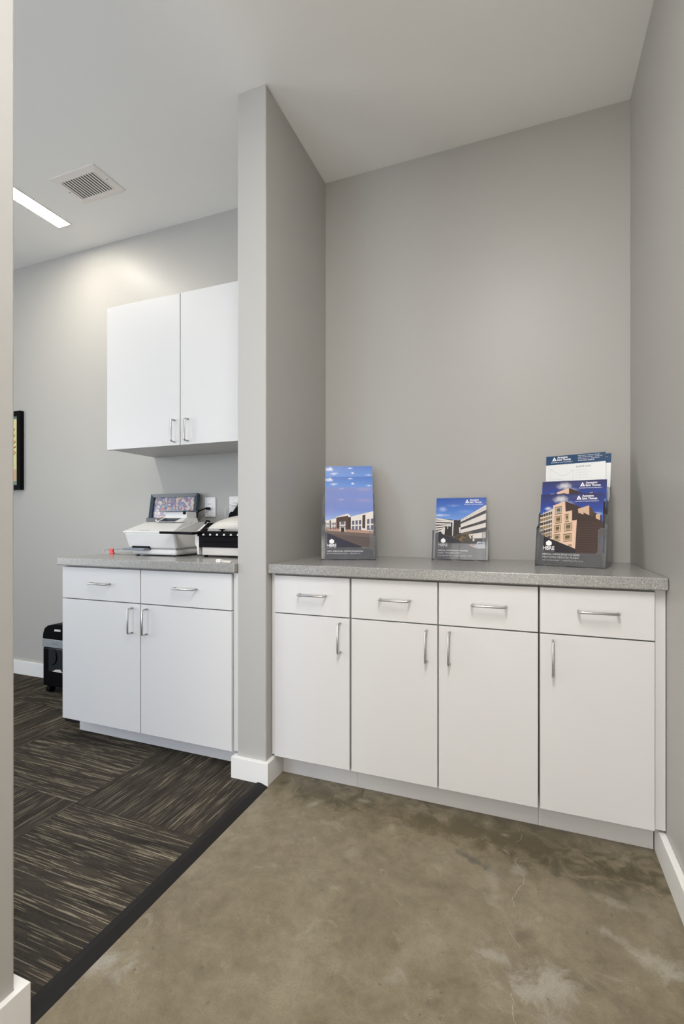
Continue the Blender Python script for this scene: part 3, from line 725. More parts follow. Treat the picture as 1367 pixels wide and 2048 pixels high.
LEAN = R(9.5)
def holder_slot(i, k):  # tier, place in the stack -> local y, z of a booklet's foot
    return 0.0085 + 0.037 * i + 0.0038 * k, 0.0055 + 0.0545 * i
def brochure(name, label, cat, cover, hloc, hrz, i, k, dx=0.0, dz=0.0, roll=0.0, group=None):
    y, z = holder_slot(i, k)
    p = Matrix.Rotation(hrz, 3, 'Z') @ Vector((dx, y, z + dz))
    t = thing(name, label, cat, Vector(hloc) + p, 0, group)
    t.rotation_euler = (Matrix.Rotation(hrz, 3, 'Z') @ Matrix.Rotation(-LEAN, 3, 'X') @ Matrix.Rotation(roll, 3, 'Y')).to_euler()
    c_ = link('cover', COV[cover], t); c_.location = (0, -0.00015, 0)
    link('pages', page_mesh, t)
    return t

def brochure_holder(label, loc, rz, tiers, lo, side, W=0.250, cutl=0.026, cutr=0.026):
    t = thing('brochure_holder', label, 'brochure holder', loc, rz, 'clear acrylic brochure holders')
    sl, cl = math.sin(LEAN), math.cos(LEAN); hw = W / 2; th = 0.0018
    D = 0.037; Z = 0.0545
    def Q(x, h, i, off):     # point on the leaning plane of tier i, h up the plane, off behind the front plane
        return (x, 0.0045 + D * i + h * sl + off, 0.004 + Z * i + h * cl)
    for i in range(tiers):
        # front panel with a rounded U cut
        a, b = -hw + cutl, hw - cutr; r = 0.012
        pts = [(-hw, 0), (hw, 0), (hw, side - 0.008), (hw - 0.008, side), (b + 0.008, side), (b, side - 0.008), (b, lo + r)]
        pts += [(b - r + r * math.cos(q), lo + r - r * math.sin(q)) for q in (0.5, 1.1, 1.5708)]
        pts += [(a + r - r * math.cos(q), lo + r - r * math.sin(q)) for q in (1.5708, 1.1, 0.5)] + [(a, lo + r), (a, side - 0.008), (a - 0.008, side), (-hw + 0.008, side), (-hw, side - 0.008)]
        m = MB(); m.prism([Q(x, h, i, -th) for x, h in pts], (0, th, 0)); 
        part('front_panel', m, M['acrylic_front'], t, world=False)
        e = MB()      # polished rim of the cut and the twin ribs in the middle
        rim = [Q(x, h, i, -th / 2) for x, h in pts[2:]]
        e.tube(rim, 0.0011, n=6)
        for s_ in (-0.0022, 0.0022): e.tube([Q(s_, 0.001, i, -th - 0.0004), Q(s_, lo - 0.002, i, -th - 0.0004)], 0.0006, n=6)
        part('rim', e, M['acrylic_edge'], t, world=False)
        bk = MB(); hb = side + 0.03 if i == tiers - 1 else side
        bk.prism([Q(x, h, i, 0.028) for x, h in ((-hw, 0), (hw, 0), (hw, hb), (-hw, hb))], (0, th, 0))
        part('back_panel', bk, M['acrylic'], t, world=False)
        fl = MB(); fl.box(-hw, hw, 0.004 + D * i, 0.034 + D * i, 0.002 + Z * i, 0.004 + Z * i); part('shelf', fl, M['acrylic'], t, world=False)
    for s_ in (-1, 1):
        m = MB(); x = s_ * hw
        pts = [(0.002, 0.0)]
        for i in range(tiers):
            pts.append(Q(0, 0, i, -th)[1:]); pts.append(Q(0, side, i, -th)[1:]); 
            if i < tiers - 1: pts.append(Q(0, side, i, 0.028)[1:]) if False else None
        pts = [q for q in pts if q]
        # walk up the steps of the side
        prof = [(0.001, 0.0)]
        for i in range(tiers):
            prof.append(Q(0, side, i, -th)[1:]); prof.append((Q(0, side, i, 0.030)[1], Q(0, side, i, 0.030)[2]))
            if i < tiers - 1:
                y_, z_ = Q(0, side * 0.72, i + 1, -th)[1:]
                prof[-1] = (y_ , max(prof[-2][1] - 0.0, z_ - 0.0))
        prof += [(0.036 + D * (tiers - 1), Z * (tiers - 1) * 0.9), (0.034 + D * (tiers - 1), 0.0)]
        pp = []
        for q in prof:
            if not pp or (abs(q[0] - pp[-1][0]) + abs(q[1] - pp[-1][1])) > 1e-4: pp.append(q)
        m.prism([(x, y_, z_) for y_, z_ in pp], (s_ * th, 0, 0))
        part('side_panel', m, M['acrylic'], t, world=False)
        e = MB().tube([(x + s_ * th / 2, y_, z_) for y_, z_ in pp], 0.0010, n=6); part('side_rim', e, M['acrylic_edge'], t, world=False)
    for x in (-hw + 0.03, -0.02, hw - 0.05):
        part('foot', MB().box(x - 0.012, x + 0.012, 0.001, 0.02, 0.0, 0.0019), M['acrylic_edge'], t, world=False)
    return t

G1 = 'brochures in the holder by the grey post'
# left holder
A = Vector((-0.889, 2.037, CT)); B = Vector((-0.662, 2.124, CT)); h1 = (A + B) / 2; r1 = math.atan2(B.y - A.y, B.x - A.x)
brochure_holder('clear four-tier brochure holder by the post, showing a long white building', h1, r1, 4, 0.053, 0.150)
brochure('brochure', 'frontmost brochure in the left holder, violet sky over a long white building', 'brochure', 'long_violet', h1, r1, 0, 0, 0.004, 0, 0, G1)
brochure('brochure', 'violet-sky brochure directly behind the front one in the left holder', 'brochure', 'long_violet', h1, r1, 1, 0, 0.005, 0, 0, G1)
brochure('brochure', 'blue-sky brochure with small clouds, second from the back in the left holder', 'brochure', 'long_blue', h1, r1, 2, 0, 0.006, 0, 0, G1)
brochure('brochure', 'spare brochure edge behind the second blue-sky one, left holder', 'brochure', 'long_blue', h1, r1, 2, 1, 0.001, 0.0005, 0, G1)
brochure('brochure', 'topmost blue-sky brochure at the very back of the left holder', 'brochure', 'long_blue', h1, r1, 3, 0, 0.006, 0.0005, 0, G1)
brochure('brochure', 'brochure edge showing left of the topmost blue-sky brochure, left holder', 'brochure', 'long_blue', h1, r1, 3, 1, 0.001, 0.0, 0, G1)
# middle holder
h2 = Vector((-0.297, 2.246, CT)); r2 = 0.0
brochure_holder('clear single-pocket brochure holder in the middle of the worktop', h2, r2, 1, 0.074, 0.134)
brochure('brochure', 'brochure in the middle holder showing a white banded hospital building', 'brochure', 'banded', h2, r2, 0, 0, 0.0, 0.0)
brochure('brochure', 'brochure mostly hidden behind the banded hospital one, middle holder', 'brochure', 'banded', h2, r2, 0, 1, 0.002, 0.0005)
# right holder
A = Vector((0.0225, 2.094, CT)); B = Vector((0.2665, 2.031, CT)); h3 = (A + B) / 2; r3 = math.atan2(B.y - A.y, B.x - A.x)
brochure_holder('clear tall brochure holder in the right corner, showing a tan tower', h3, r3, 4, 0.050, 0.150)
G3 = 'brochures in the right corner holder'
brochure('brochure', 'front tan tower brochure in the right corner holder', 'brochure', 'tower', h3, r3, 0, 0, 0.0, 0.0, 0, G3)
brochure('brochure', 'brochure edge just left of the front tan tower brochure', 'brochure', 'tower', h3, r3, 0, 1, -0.003, 0.0005, 0, G3)
brochure('brochure', 'second tan tower brochure, raised behind the front one, right holder', 'brochure', 'tower', h3, r3, 1, 0, 0.005, 0.0, R(0.4), G3)
brochure('brochure', 'brochure sticking out left behind the second tan tower brochure', 'brochure', 'tower', h3, r3, 1, 1, -0.006, 0.0, 0, G3)
G4 = 'white flyers in the right corner holder'
brochure('flyer', 'white flyer with navy heading reading SUITE 215, right corner holder', 'flyer', 'flyer', h3, r3, 3, 0, -0.002, 0.006, R(-1.0), G4)
brochure('flyer', 'flyer whose navy corner shows right of the SUITE 215 flyer', 'flyer', 'flyer', h3, r3, 3, 1, 0.009, 0.002, R(0.8), G4)

# ------------------------------------------------------------------ office worktop: scanner
t = thing('document_scanner', 'white document scanner on the office worktop, left of the binding machine', 'scanner', (-1.81, 2.08, CT))
b = MB(); b.box(-1.952, -1.668, 1.972, 2.235, CT + 0.005, CT + 0.036, 0.010, seg=3); part('base', b, M['white_plastic'], t)
b = MB(); b.box(-1.950, -1.670, 1.975, 2.235, CT + 0.0335, CT + 0.0375, 0.0); part('seam', b, M['grey_plastic'], t)
for fx, fy in ((-1.93, 1.99), (-1.69, 1.99), (-1.93, 2.21), (-1.69, 2.21)):
    part('foot', MB().tube([(fx, fy, CT + 0.0002), (fx, fy, CT + 0.006)], 0.009, n=12), M['black'], t)
z0, z1, z2 = CT + 0.037, CT + 0.125, CT + 0.176
b = MB(); b.hexa([(-1.974, 1.968, z0), (-1.666, 1.972, z0), (-1.666, 2.24, z0), (-1.974, 2.24, z0), (-1.995, 1.952, z1), (-1.660, 1.952, z1), (-1.660, 2.24, z1), (-1.995, 2.24, z1)], 0.012, seg=3)
part('body', b, M['white_plastic'], t)
b = MB().prism([(-1.997, 1.950, z1 - 0.004), (-1.997, 1.950, z1 + 0.003), (-1.997, 2.115, z2), (-1.997, 2.235, z2), (-1.997, 2.235, z1 - 0.004)], (0.338, 0, 0), bev=0.003)
lid = part('lid', b, M['white_plastic'], t)
def slope_z(y): return z1 + 0.003 + (y - 1.950) / 0.165 * (z2 - z1 - 0.003)
b = MB().prism([(-1.664, 1.956, slope_z(1.956) + 0.0006), (-1.668, 2.112, z2 + 0.0006), (-1.732, 2.112, z2 + 0.0006)], (0, 0, 0.001)); part('lid_shade', b, M['grey_plastic'], lid, 'grey triangle painted as the shaded right slope of the white lid')  # shade on the lid's right slope, put in as a grey facet
b = MB().prism([(-1.90, 1.962, slope_z(1.962) + 0.0005), (-1.83, 1.962, slope_z(1.962) + 0.0005), (-1.83, 1.966, slope_z(1.966) + 0.0005), (-1.90, 1.966, slope_z(1.966) + 0.0005)], (0, 0, 0.0006)); part('slot', b, M['grey_plastic'], lid)
# feeder tower at the back
b = MB().hexa([(-1.905, 2.085, z2), (-1.730, 2.085, z2), (-1.730, 2.23, z2), (-1.905, 2.23, z2), (-1.895, 2.140, z2 + 0.024), (-1.738, 2.140, z2 + 0.024), (-1.738, 2.23, z2 + 0.024), (-1.895, 2.23, z2 + 0.024)], 0.002)
b.box(-1.890, -1.742, 2.146, 2.228, z2 + 0.022, z2 + 0.057, 0.003)
tw = part('feeder', b, M['white_plastic'], t)
def fy_(k): return (2.085 + 0.055 * k - 0.0008, z2 + 0.024 * k)
b = MB().prism([(-1.886, *fy_(0.12)), (-1.778, *fy_(0.12)), (-1.770, *fy_(0.86)), (-1.878, *fy_(0.86))], (0, -0.0007, 0.0014)); part('display', b, mat('dark_display', (0.02, 0.028, 0.04), 0.25), tw, 'dark display panel')
b = MB().prism([(-1.925, 2.135, z2 + 0.058), (-1.910, 2.128, z2 + 0.058), (-1.755, 2.128, z2 + 0.058), (-1.740, 2.16, z2 + 0.058), (-1.740, 2.235, z2 + 0.058), (-1.925, 2.235, z2 + 0.058)], (0, 0, 0.006)); part('feed_flap', b, M['slate_plastic'], tw)
part('latch', MB().box(-1.762, -1.748, 2.138, 2.1455, z2 + 0.042, z2 + 0.060, 0.001), M['black'], tw)
# delivery slot and tray at the lower left of the front
part('delivery_slot', MB().box(-1.945, -1.832, 1.9615, 1.9760, z0 - 0.002, z0 + 0.014, 0.001), M['black'], t)
part('output_tray', MB().box(-1.975, -1.832, 1.925, 1.985, z0 - 0.006, z0 + 0.004, 0.002), M['slate_plastic'], t)

# ------------------------------------------------------------------ binding machine
t = thing('binding_machine', 'cream and black comb binding machine on the office worktop, beside the post', 'binding machine', (-1.37, 2.1, CT))
X0, X1 = -1.546, -1.19
part('base', MB().box(X0 + 0.015, X1, 2.003, 2.26, CT + 0.010, CT + 0.050, 0.003), M['cream_plastic'], t)
for fx, fy in ((X0 + 0.03, 2.015), (X1 - 0.03, 2.015), (X0 + 0.03, 2.24), (X1 - 0.03, 2.24)):
    part('foot', MB().tube([(fx, fy, CT + 0.0002), (fx, fy, CT + 0.011)], 0.010, n=14), M['black'], t)
part('front_body', MB().box(X0, X1, 1.995, 2.25, CT + 0.050, CT + 0.108, 0.004), M['black'], t)
part('lower_rail', MB().box(X0 + 0.03, X1, 1.988, 1.996, CT + 0.076, CT + 0.080, 0.0015), M['black_gloss'], t)
rail = part('comb_rail', MB().box(X0 - 0.002, X1, 1.985, 2.06, CT + 0.107, CT + 0.130, 0.002), M['black'], t)
part('rail_edge', MB().box(X0, X1, 1.981, 1.9855, CT + 0.105, CT + 0.109, 0.001), M['black_gloss'], t)
for k in range(7):
    xx = X0 + 0.038 + k * 0.0402
    part('comb_tooth', MB().prism([(xx - 0.006, 1.9845, CT + 0.1095), (xx + 0.006, 1.9845, CT + 0.1095), (xx + 0.004, 1.9845, CT + 0.118), (xx - 0.003, 1.9845, CT + 0.118)], (0, -0.003, 0)), M['white_plastic'], t)
# arched lid, its outline rising from both ends
N = 18; lb = MB(); prof = []
for k in range(N + 1):
    u = k / N; x = X0 + 0.008 + (X1 - X0 - 0.008) * u
    prof.append((x, CT + 0.156 + 0.054 * math.sin(math.pi * u) ** 0.8))
rows = []
for (x, zt_) in prof:
    zb_ = CT + 0.128
    rows.append([lb.bm.verts.new(p_) for p_ in ((x, 2.022, zb_), (x, 2.034, zb_ + (zt_ - zb_) * 0.45), (x, 2.072, zb_ + (zt_ - zb_) * 0.9), (x, 2.11, zt_), (x, 2.19, zt_ + 0.002), (x, 2.245, zt_ - 0.02), (x, 2.25, zb_))])
for a, c_ in zip(rows, rows[1:]):
    for k in range(6):
        f = lb.bm.faces.new((a[k], c_[k], c_[k + 1], a[k + 1])); f.smooth = True
    lb.bm.faces.new((a[6], c_[6], c_[0], a[0]))
lb.bm.faces.new(rows[0]); lb.bm.faces.new(rows[-1][::-1])
lid = part('lid', lb, M['cream_plastic'], t)
def lid_pt(u, h):    # on the front of the lid
    x = X0 + 0.008 + (X1 - X0 - 0.008) * u; zt_ = CT + 0.156 + 0.054 * math.sin(math.pi * u) ** 0.8; zb_ = CT + 0.128
    y = 2.022 + 0.012 * h / 0.45 if h < 0.45 else 2.034 + 0.038 * (h - 0.45) / 0.45
    return Vector((x, y - 0.0015, zb_ + (zt_ - zb_) * h))
e = MB().tube([lid_pt(0.10 + 0.86 * k / 16, 0.72 - 0.16 * math.sin(math.pi * k / 16) + (0.05 if k in (0, 16) else 0)) for k in range(17)], 0.0018, n=8); part('moulding', e, M['white_plastic'], lid)
pts, polys = text_mesh('MARTIN YALE', 0.0095, 0.0, 0.062)
def on_lid(x, z):
    u = (x - X0 - 0.008) / (X1 - X0 - 0.008); zt_ = CT + 0.156 + 0.054 * math.sin(math.pi * u) ** 0.8
    q = lid_pt(u, (z - CT - 0.128) / (zt_ - CT - 0.128)); return (q.x, q.y + 0.0006, q.z)
tb = MB()
vs = [tb.bm.verts.new(on_lid(-1.508 + p_.x, CT + 0.1375 + p_.y)) for p_ in pts]
for pl in polys:
    try: tb.bm.faces.new([vs[i] for i in pl])
    except ValueError: pass
part('lettering', tb, M['slate_plastic'], lid)
tb = MB().tube([(-1.517, 2.028, CT + 0.1435), (-1.517, 2.0255, CT + 0.1435)], 0.004, n=14); part('emblem', tb, mat('dull_gold', (0.20, 0.14, 0.07), 0.4), lid)
part('name_badge', MB().prism([lid_pt(0.52, 0.80), lid_pt(0.78, 0.80), lid_pt(0.78, 0.88), lid_pt(0.52, 0.88)], (0, -0.0015, 0)), M['grey_plastic'], lid)
part('side_cap', MB().prism([(X0 - 0.012, 1.992, CT + 0.130), (X0 - 0.012, 2.002, CT + 0.134), (X0 - 0.012, 2.075, CT + 0.176), (X0 - 0.012, 2.10, CT + 0.176), (X0 - 0.012, 2.10, CT + 0.130)], (0.012, 0, 0), bev=0.002), M['white_plastic'], t)
part('arm', MB().prism([(X0, 2.006, CT + 0.131), (X0, 2.070, CT + 0.172), (X0, 2.085, CT + 0.165), (X0, 2.05, CT + 0.131)], (0.030, 0, 0)), M['black'], t)
part('lever', MB().tube([(X0 - 0.010, 2.06, CT + 0.166), (X0 + 0.005, 2.055, CT + 0.183), (X0 + 0.02, 2.06, CT + 0.178)], 0.005, n=10), M['black'], t)
part('side_cover', MB().prism([(X0 - 0.027, 2.0, CT + 0.112), (X0 - 0.002, 1.998, CT + 0.112), (X0 - 0.002, 1.998, CT + 0.012), (X0 - 0.012, 2.0, CT + 0.012), (X0 - 0.016, 2.0, CT + 0.05), (X0 - 0.027, 2.0, CT + 0.062)], (0, 0.2, 0), bev=0.002), M['white_plastic'], t)
part('paper_tray', MB().prism([(-1.705, 1.895, CT + 0.130), (X0 + 0.02, 1.915, CT + 0.126), (X0 + 0.02, 1.990, CT + 0.126), (-1.66, 1.948, CT + 0.130)], (0, 0, -0.012), bev=0.001), M['black_gloss'], t)
part('knob', MB().tube([(-1.408, 1.998, CT + 0.130), (-1.408, 1.998, CT + 0.136)], 0.006, n=12).tube([(-1.408, 1.998, CT + 0.136), (-1.408, 1.998, CT + 0.139), (-1.408, 1.998, CT + 0.142)], [0.015, 0.0155, 0.011], n=18), M['black'], t)

# ------------------------------------------------------------------ standing picture and black box
t = thing('picture_frame', 'slate blue framed colourful print leaning on the wall behind the scanner', 'picture frame', (-1.995, 2.283, CT + 0.0065), 0)
t.rotation_euler = (R(-9.5), 0, 0)
W_, H_ = 0.345, 0.346; f = MB()
fwid = 0.020
for q in (((-W_ / 2, 0), (W_ / 2, 0), (W_ / 2 - fwid, fwid), (-W_ / 2 + fwid, fwid)), ((W_ / 2, 0), (W_ / 2, H_), (W_ / 2 - fwid, H_ - fwid), (W_ / 2 - fwid, fwid)),
          ((W_ / 2, H_), (-W_ / 2, H_), (-W_ / 2 + fwid, H_ - fwid), (W_ / 2 - fwid, H_ - fwid)), ((-W_ / 2, H_), (-W_ / 2, 0), (-W_ / 2 + fwid, fwid), (-W_ / 2 + fwid, H_ - fwid))):
    a, b_, c_, d = q
    f.hexa([(a[0], 0, a[1]), (b_[0], 0, b_[1]), (c_[0], 0.004, c_[1]), (d[0], 0.004, d[1]), (a[0], 0.026, a[1]), (b_[0], 0.026, b_[1]), (c_[0], 0.026, c_[1]), (d[0], 0.026, d[1])])
part('frame', f, M['navy_frame'], t, world=False)
def collage():
    m = mat('collage_print', (0.5, 0.5, 0.5), 0.08); nt, b = nodes(m); v = coords(nt)
    vo = nt.nodes.new('ShaderNodeTexVoronoi'); vo.inputs['Scale'].default_value = 80; nt.links.new(v, vo.inputs['Vector'])
    vo.inputs['Randomness'].default_value = 1.0
    sc_ = nt.nodes.new('ShaderNodeSeparateColor'); nt.links.new(vo.outputs['Color'], sc_.inputs[0])
    col = ramp(nt, sc_.outputs[0], [(0.0, (0.05, 0.10, 0.28)), (0.2, (0.12, 0.20, 0.40)), (0.36, (0.70, 0.60, 0.48)), (0.55, (0.28, 0.36, 0.55)), (0.68, (0.60, 0.10, 0.07)), (0.76, (0.75, 0.62, 0.35)), (0.86, (0.16, 0.14, 0.34)), (0.94, (0.72, 0.70, 0.70))], 'CONSTANT')
    n1 = noise(nt, v, 90, 4, 0.7)
    col = mix(nt, 0.35, col, ramp(nt, n1, [(0.3, (0.08, 0.14, 0.3)), (0.5, (0.7, 0.66, 0.62)), (0.65, (0.55, 0.15, 0.1))]))
    nt.links.new(col, b.inputs['Base Color']); return m
a = part('picture', MB().box(-W_ / 2 + fwid - 0.002, W_ / 2 - fwid + 0.002, 0.016, 0.019, fwid - 0.002, H_ - fwid + 0.002), collage(), t, world=False)
part('backing', MB().box(-W_ / 2 + 0.005, W_ / 2 - 0.005, 0.0262, 0.029, 0.005, H_ - 0.005), M['rubber'], t, world=False)

t = thing('black_box', 'low black box with a small white symbol, left behind the scanner', 'box', (-2.03, 2.245, CT + 0.0005))
part('body', MB().box(-2.118, -1.99, 2.245, 2.268, CT + 0.0005, CT + 0.202, 0.002), mat('charcoal_plastic', (0.018, 0.022, 0.028), 0.3), t)
s_ = MB(); s_.prism([(-2.050, 2.2445, CT + 0.182), (-2.036, 2.2445, CT + 0.182), (-2.043, 2.2445, CT + 0.196)], (0, -0.0006, 0)); part('symbol', s_, M['plate'], t)

# ------------------------------------------------------------------ outlets, plug, power adapter
def outlet(label, x0, x1, z0, z1):
    t = thing('wall_outlet', label, 'outlet', ((x0 + x1) / 2, YB, (z0 + z1) / 2), 0, 'outlets under the wall cabinet')
    part('plate', MB().box(x0, x1, YB - 0.007, YB - 0.0003, z0, z1, 0.003), M['plate'], t)
    cx = (x0 + x1) / 2; cz = (z0 + z1) / 2
    rc = part('receptacle', MB().box(cx - 0.018, cx + 0.018, YB - 0.0085, YB - 0.0069, cz - 0.034, cz + 0.034, 0.0008), M['plate'], t)
    for s_ in (-0.018, 0.018):
        for dx in (-0.006, 0.006): part('slot', MB().box(cx + dx - 0.0012, cx + dx + 0.0012, YB - 0.0089, YB - 0.0084, cz + s_ - 0.004, cz + s_ + 0.004), M['black'], rc)
    for s_ in (-0.050, 0.050): part('screw', MB().tube([(cx, YB - 0.0066, cz + s_), (cx, YB - 0.0078, cz + s_)], 0.0028, n=10), M['grey_plastic'], t)
outlet('white outlet with the black cord plugged in, right of the leaning picture', -1.801, -1.724, 1.120, 1.2375)
outlet('white outlet beside the post, half covered by a black power adapter', -1.630, -1.548, 1.122, 1.240)
t = thing('electric_cable', 'black power cord running from the outlet down behind the scanner', 'cord', (-1.765, YB - 0.009, 1.172))
part('plug', MB().box(-1.777, -1.757, YB - 0.036, YB - 0.0095, 1.163, 1.177, 0.003), M['black'], t)
part('cable', MB().tube([(-1.770, YB - 0.034, 1.169), (-1.778, YB - 0.048, 1.166), (-1.800, YB - 0.062, 1.155), (-1.825, YB - 0.075, 1.140), (-1.840, YB - 0.110, 1.116), (-1.836, YB - 0.125, 1.09), (-1.82, YB - 0.13, 1.02), (-1.79, YB - 0.13, 0.96), (-1.775, YB - 0.13, CT + 0.006)], 0.0040, n=10), M['black'], t)
t = thing('power_adapter', 'black power adapter bundle on the outlet beside the post', 'adapter', (-1.57, YB - 0.02, 1.15))
part('plug', MB().box(-1.600, -1.560, YB - 0.032, YB - 0.0092, 1.183, 1.199, 0.004), M['plate'], t, 'white plug')
part('adapter_body', MB().prism([(-1.615, YB - 0.038, 1.10), (-1.612, YB - 0.038, 1.135), (-1.600, YB - 0.038, 1.150), (-1.585, YB - 0.038, 1.150), (-1.560, YB - 0.038, 1.180), (-1.525, YB - 0.038, 1.185), (-1.525, YB - 0.038, 1.10)], (0, 0.028, 0), bev=0.004), M['black'], t)
part('cable', MB().tube([(-1.602, YB - 0.034, 1.19), (-1.618, YB - 0.045, 1.185), (-1.626, YB - 0.05, 1.16), (-1.628, YB - 0.05, 1.13), (-1.622, YB - 0.05, 1.08), (-1.61, YB - 0.05, 0.98), (-1.6, YB - 0.05, CT + 0.004)], 0.0018, n=8), M['plate'], t, 'thin white cable')

# ------------------------------------------------------------------ small things on the office worktop
t = thing('plastic_tag', 'red plastic tag with thin wires at the office worktop\'s left edge', 'tag', (-2.146, 2.01, CT))
tx, ty = -2.146, 2.012
part('body', MB().prism([(tx - 0.016, ty, CT + 0.0245), (tx - 0.012, ty, CT + 0.028), (tx + 0.013, ty, CT + 0.028), (tx + 0.014, ty, CT + 0.020), (tx + 0.013, ty, CT + 0.013), (tx + 0.019, ty, CT + 0.006), (tx + 0.018, ty, CT + 0.0008), (tx - 0.009, ty, CT + 0.0008), (tx - 0.010, ty, CT + 0.014)], (0, 0.010, 0), bev=0.0015), M['red'], t)
part('wire', MB().tube([(-2.20, ty + 0.004, CT + 0.014), (-2.197, ty + 0.004, CT + 0.020), (-2.18, ty + 0.004, CT + 0.024), (tx, ty + 0.004, CT + 0.025), (-2.10, ty + 0.008, CT + 0.0255), (-2.085, ty + 0.01, CT + 0.030), (-2.06, ty + 0.01, CT + 0.026), (-2.00, ty + 0.01, CT + 0.0265), (-1.97, ty + 0.005, CT + 0.022)], 0.0010, n=6), M['wire'], t)
part('wire', MB().tube([(tx + 0.012, ty + 0.003, CT + 0.0016), (-2.09, ty - 0.004, CT + 0.0016), (-2.08, ty - 0.014, CT + 0.0014), (-2.065, ty - 0.006, CT + 0.0016), (-2.02, ty - 0.004, CT + 0.0016), (-1.965, ty + 0.002, CT + 0.0016)], 0.0010, n=6), M['wire'], t)
part('bead', MB().tube([(-2.203, ty + 0.004, CT + 0.011), (-2.2, ty + 0.004, CT + 0.014), (-2.197, ty + 0.004, CT + 0.017)], [0.002, 0.0035, 0.002], n=10), M['plate'], t)
part('clip', MB().prism([(-2.030, ty + 0.006, CT + 0.024), (-2.020, ty + 0.006, CT + 0.024), (-2.014, ty + 0.006, CT + 0.030), (-2.022, ty + 0.006, CT + 0.030)], (0, 0.005, 0)), M['red'], t)
t = thing('plastic_clip', 'small white plastic clip on the worktop edge by the post', 'clip', (-1.22, 1.76, CT))
part('block', MB().box(-1.2585, -1.2335, 1.738, 1.756, CT + 0.0004, CT + 0.0155, 0.002), M['white_plastic'], t)
part('arm', MB().box(-1.234, -1.185, 1.742, 1.756, CT + 0.0004, CT + 0.010, 0.002), M['cream_plastic'], t)

# ------------------------------------------------------------------ wall picture at the far left
t = thing('wall_picture', 'black framed yellow print on the office wall at the photo\'s left edge', 'picture', (-3.58, YB - 0.001, 1.60))
px0, px1, pz0, pz1 = -3.83, -3.362, 1.3206, 1.882; w_ = 0.034; f = MB()
for bx in ((px0, px1, pz0, pz0 + w_), (px0, px1, pz1 - w_, pz1), (px0, px0 + w_, pz0 + w_, pz1 - w_), (px1 - w_, px1, pz0 + w_, pz1 - w_)):
    f.box(bx[0], bx[1], YB - 0.03, YB - 0.001, bx[2], bx[3], 0.001)
part('frame', f, M['black'], t)
part('mat_board', MB().box(px0 + w_, px1 - w_, YB - 0.014, YB - 0.010, pz0 + w_, pz1 - w_), mat('teal_mat_board', (0.16, 0.24, 0.20), 0.6), t)
def sketch():
    m = mat('yellow_print', (0.62, 0.60, 0.27), 0.4); nt, b = nodes(m); v = coords(nt)
    col = ramp(nt, noise(nt, v, 12, 3), [(0.3, (0.60, 0.58, 0.25)), (0.7, (0.70, 0.66, 0.36))])
    nt.links.new(col, b.inputs['Base Color']); return m
a = part('print', MB().box(px0 + w_ + 0.022, px1 - w_ - 0.022, YB - 0.016, YB - 0.0141, pz0 + w_ + 0.03, pz1 - w_ - 0.02), sketch(), t)
s_ = MB(); random.seed(3)
for (bx, bz, amp) in ((-3.455, 1.73, 0.02), (-3.45, 1.66, 0.025), (-3.445, 1.60, 0.018), (-3.50, 1.70, 0.03), (-3.56, 1.62, 0.04), (-3.62, 1.68, 0.04)):
    s_.tube([(bx + amp * math.sin(k * 1.3 + bz * 40), YB - 0.0166, bz + 0.035 - k * 0.009) for k in range(9)], 0.0028, n=5)
part('drawing', s_, mat('rust_ink', (0.45, 0.12, 0.05), 0.6), t)
part('caption_panel', MB().box(px0 + w_ + 0.024, px1 - w_ - 0.024, YB - 0.0172, YB - 0.0161, pz0 + w_ + 0.034, pz0 + w_ + 0.115), mat('pink_paper', (0.58, 0.36, 0.24), 0.6), t)

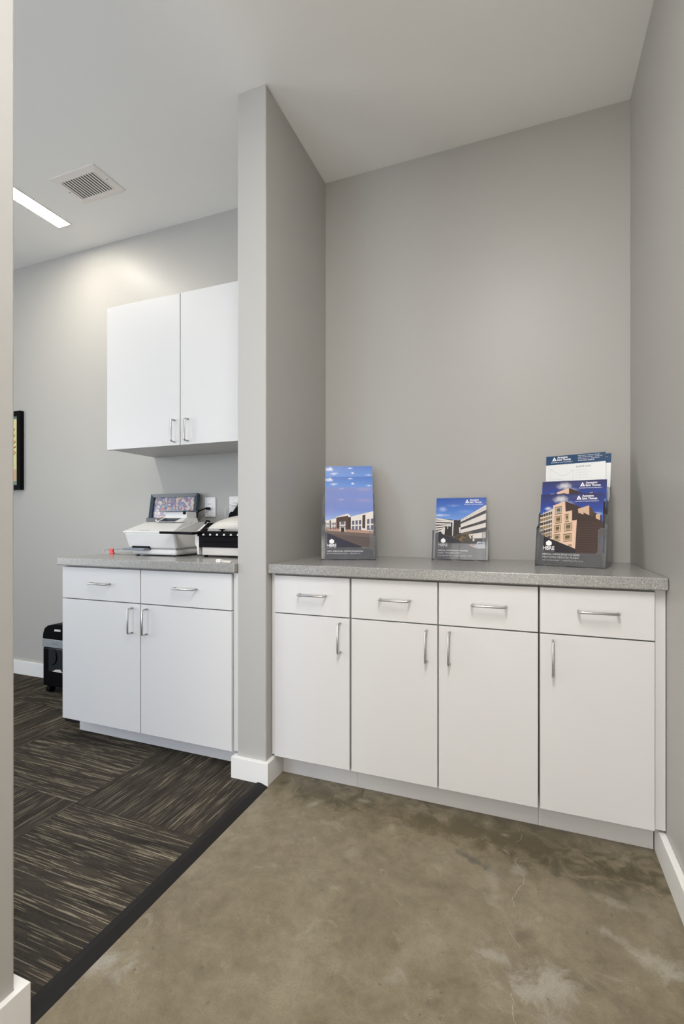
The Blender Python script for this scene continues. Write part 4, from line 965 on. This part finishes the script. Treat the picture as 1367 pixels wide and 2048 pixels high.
# ------------------------------------------------------------------ shredder and the black block on the carpet
t = thing('paper_shredder', 'black paper shredder with a silver band, standing left of the office cabinet', 'shredder', (-2.72, 2.17, 0.006))
sx0, sx1, sy0, sy1 = -2.882, -2.53, 2.166, 2.362
body = MB().box(sx0, sx1, sy0, sy1, 0.052, 0.300, 0.012, seg=3); part('bin', body, M['black'], t)
prof = [(sx0, 0.350), (sx0 + 0.004, 0.385), (sx0 + 0.018, 0.418), (sx0 + 0.045, 0.436), (sx0 + 0.12, 0.452), (sx1 - 0.10, 0.455), (sx1 - 0.04, 0.436), (sx1 - 0.015, 0.415), (sx1, 0.385), (sx1, 0.350)]
hd = part('head', MB().prism([(x, sy0 - 0.002, z) for x, z in prof], (0, sy1 - sy0, 0), bev=0.006), M['black'], t)
part('band', MB().box(sx0, sx1, sy0 - 0.003, sy1 - 0.003, 0.300, 0.351, 0.002), M['silver'], t, 'silver band')
pts, polys = text_mesh('ATIVA', 0.020, 0.0, 0.052)
tb = MB(); vs = [tb.bm.verts.new((-2.795 + p_.x, sy0 - 0.0034, 0.318 + p_.y)) for p_ in pts]
for pl in polys:
    try: tb.bm.faces.new([vs[i] for i in pl])
    except ValueError: pass
part('lettering', tb, M['slate_plastic'], t)
part('label_sticker', MB().prism([(-2.775, sy0 - 0.0026, 0.405), (-2.72, sy0 - 0.0026, 0.405), (-2.72, sy0 - 0.0026, 0.418), (-2.77, sy0 - 0.0026, 0.418)], (0, -0.001, 0)), M['cream_plastic'], hd)
win = MB(); win.box(-2.825, -2.60, sy0 - 0.004, sy0 + 0.002, 0.150, 0.296, 0.003)
wd = part('bin_window', win, M['bag'], t)
e = MB().tube([(-2.768 + 0.018 * math.sin(k * 0.35), sy0 - 0.006, 0.292 - k * 0.0105) for k in range(9)] + [(-2.785, sy0 - 0.006, 0.196)], 0.004, n=8); part('handle_rib', e, M['black_gloss'], wd)
part('paper_scraps', MB().prism([(-2.79, sy0 - 0.0046, 0.152), (-2.70, sy0 - 0.0046, 0.152), (-2.72, sy0 - 0.0046, 0.170), (-2.76, sy0 - 0.0046, 0.166)], (0, -0.001, 0)), M['cream_plastic'], wd)
for fx in (sx0 + 0.035, sx1 - 0.035):
    for fy in (sy0 + 0.03, sy1 - 0.03):
        c_ = MB().tube([(fx - 0.016, fy, 0.028), (fx + 0.016, fy, 0.028)], 0.0215, n=16).box(fx - 0.012, fx + 0.012, fy - 0.012, fy + 0.012, 0.045, 0.055)
        part('caster', c_, M['black'], t)
t = link('black_block', MB().box(-2.36, -2.21, 1.90, 1.96, 0.0065, 0.035, 0.006).mesh('black_block', M['rubber']))
tag(t, 'low black rubber block on the carpet, behind the office cabinet\'s lower left corner', 'block')
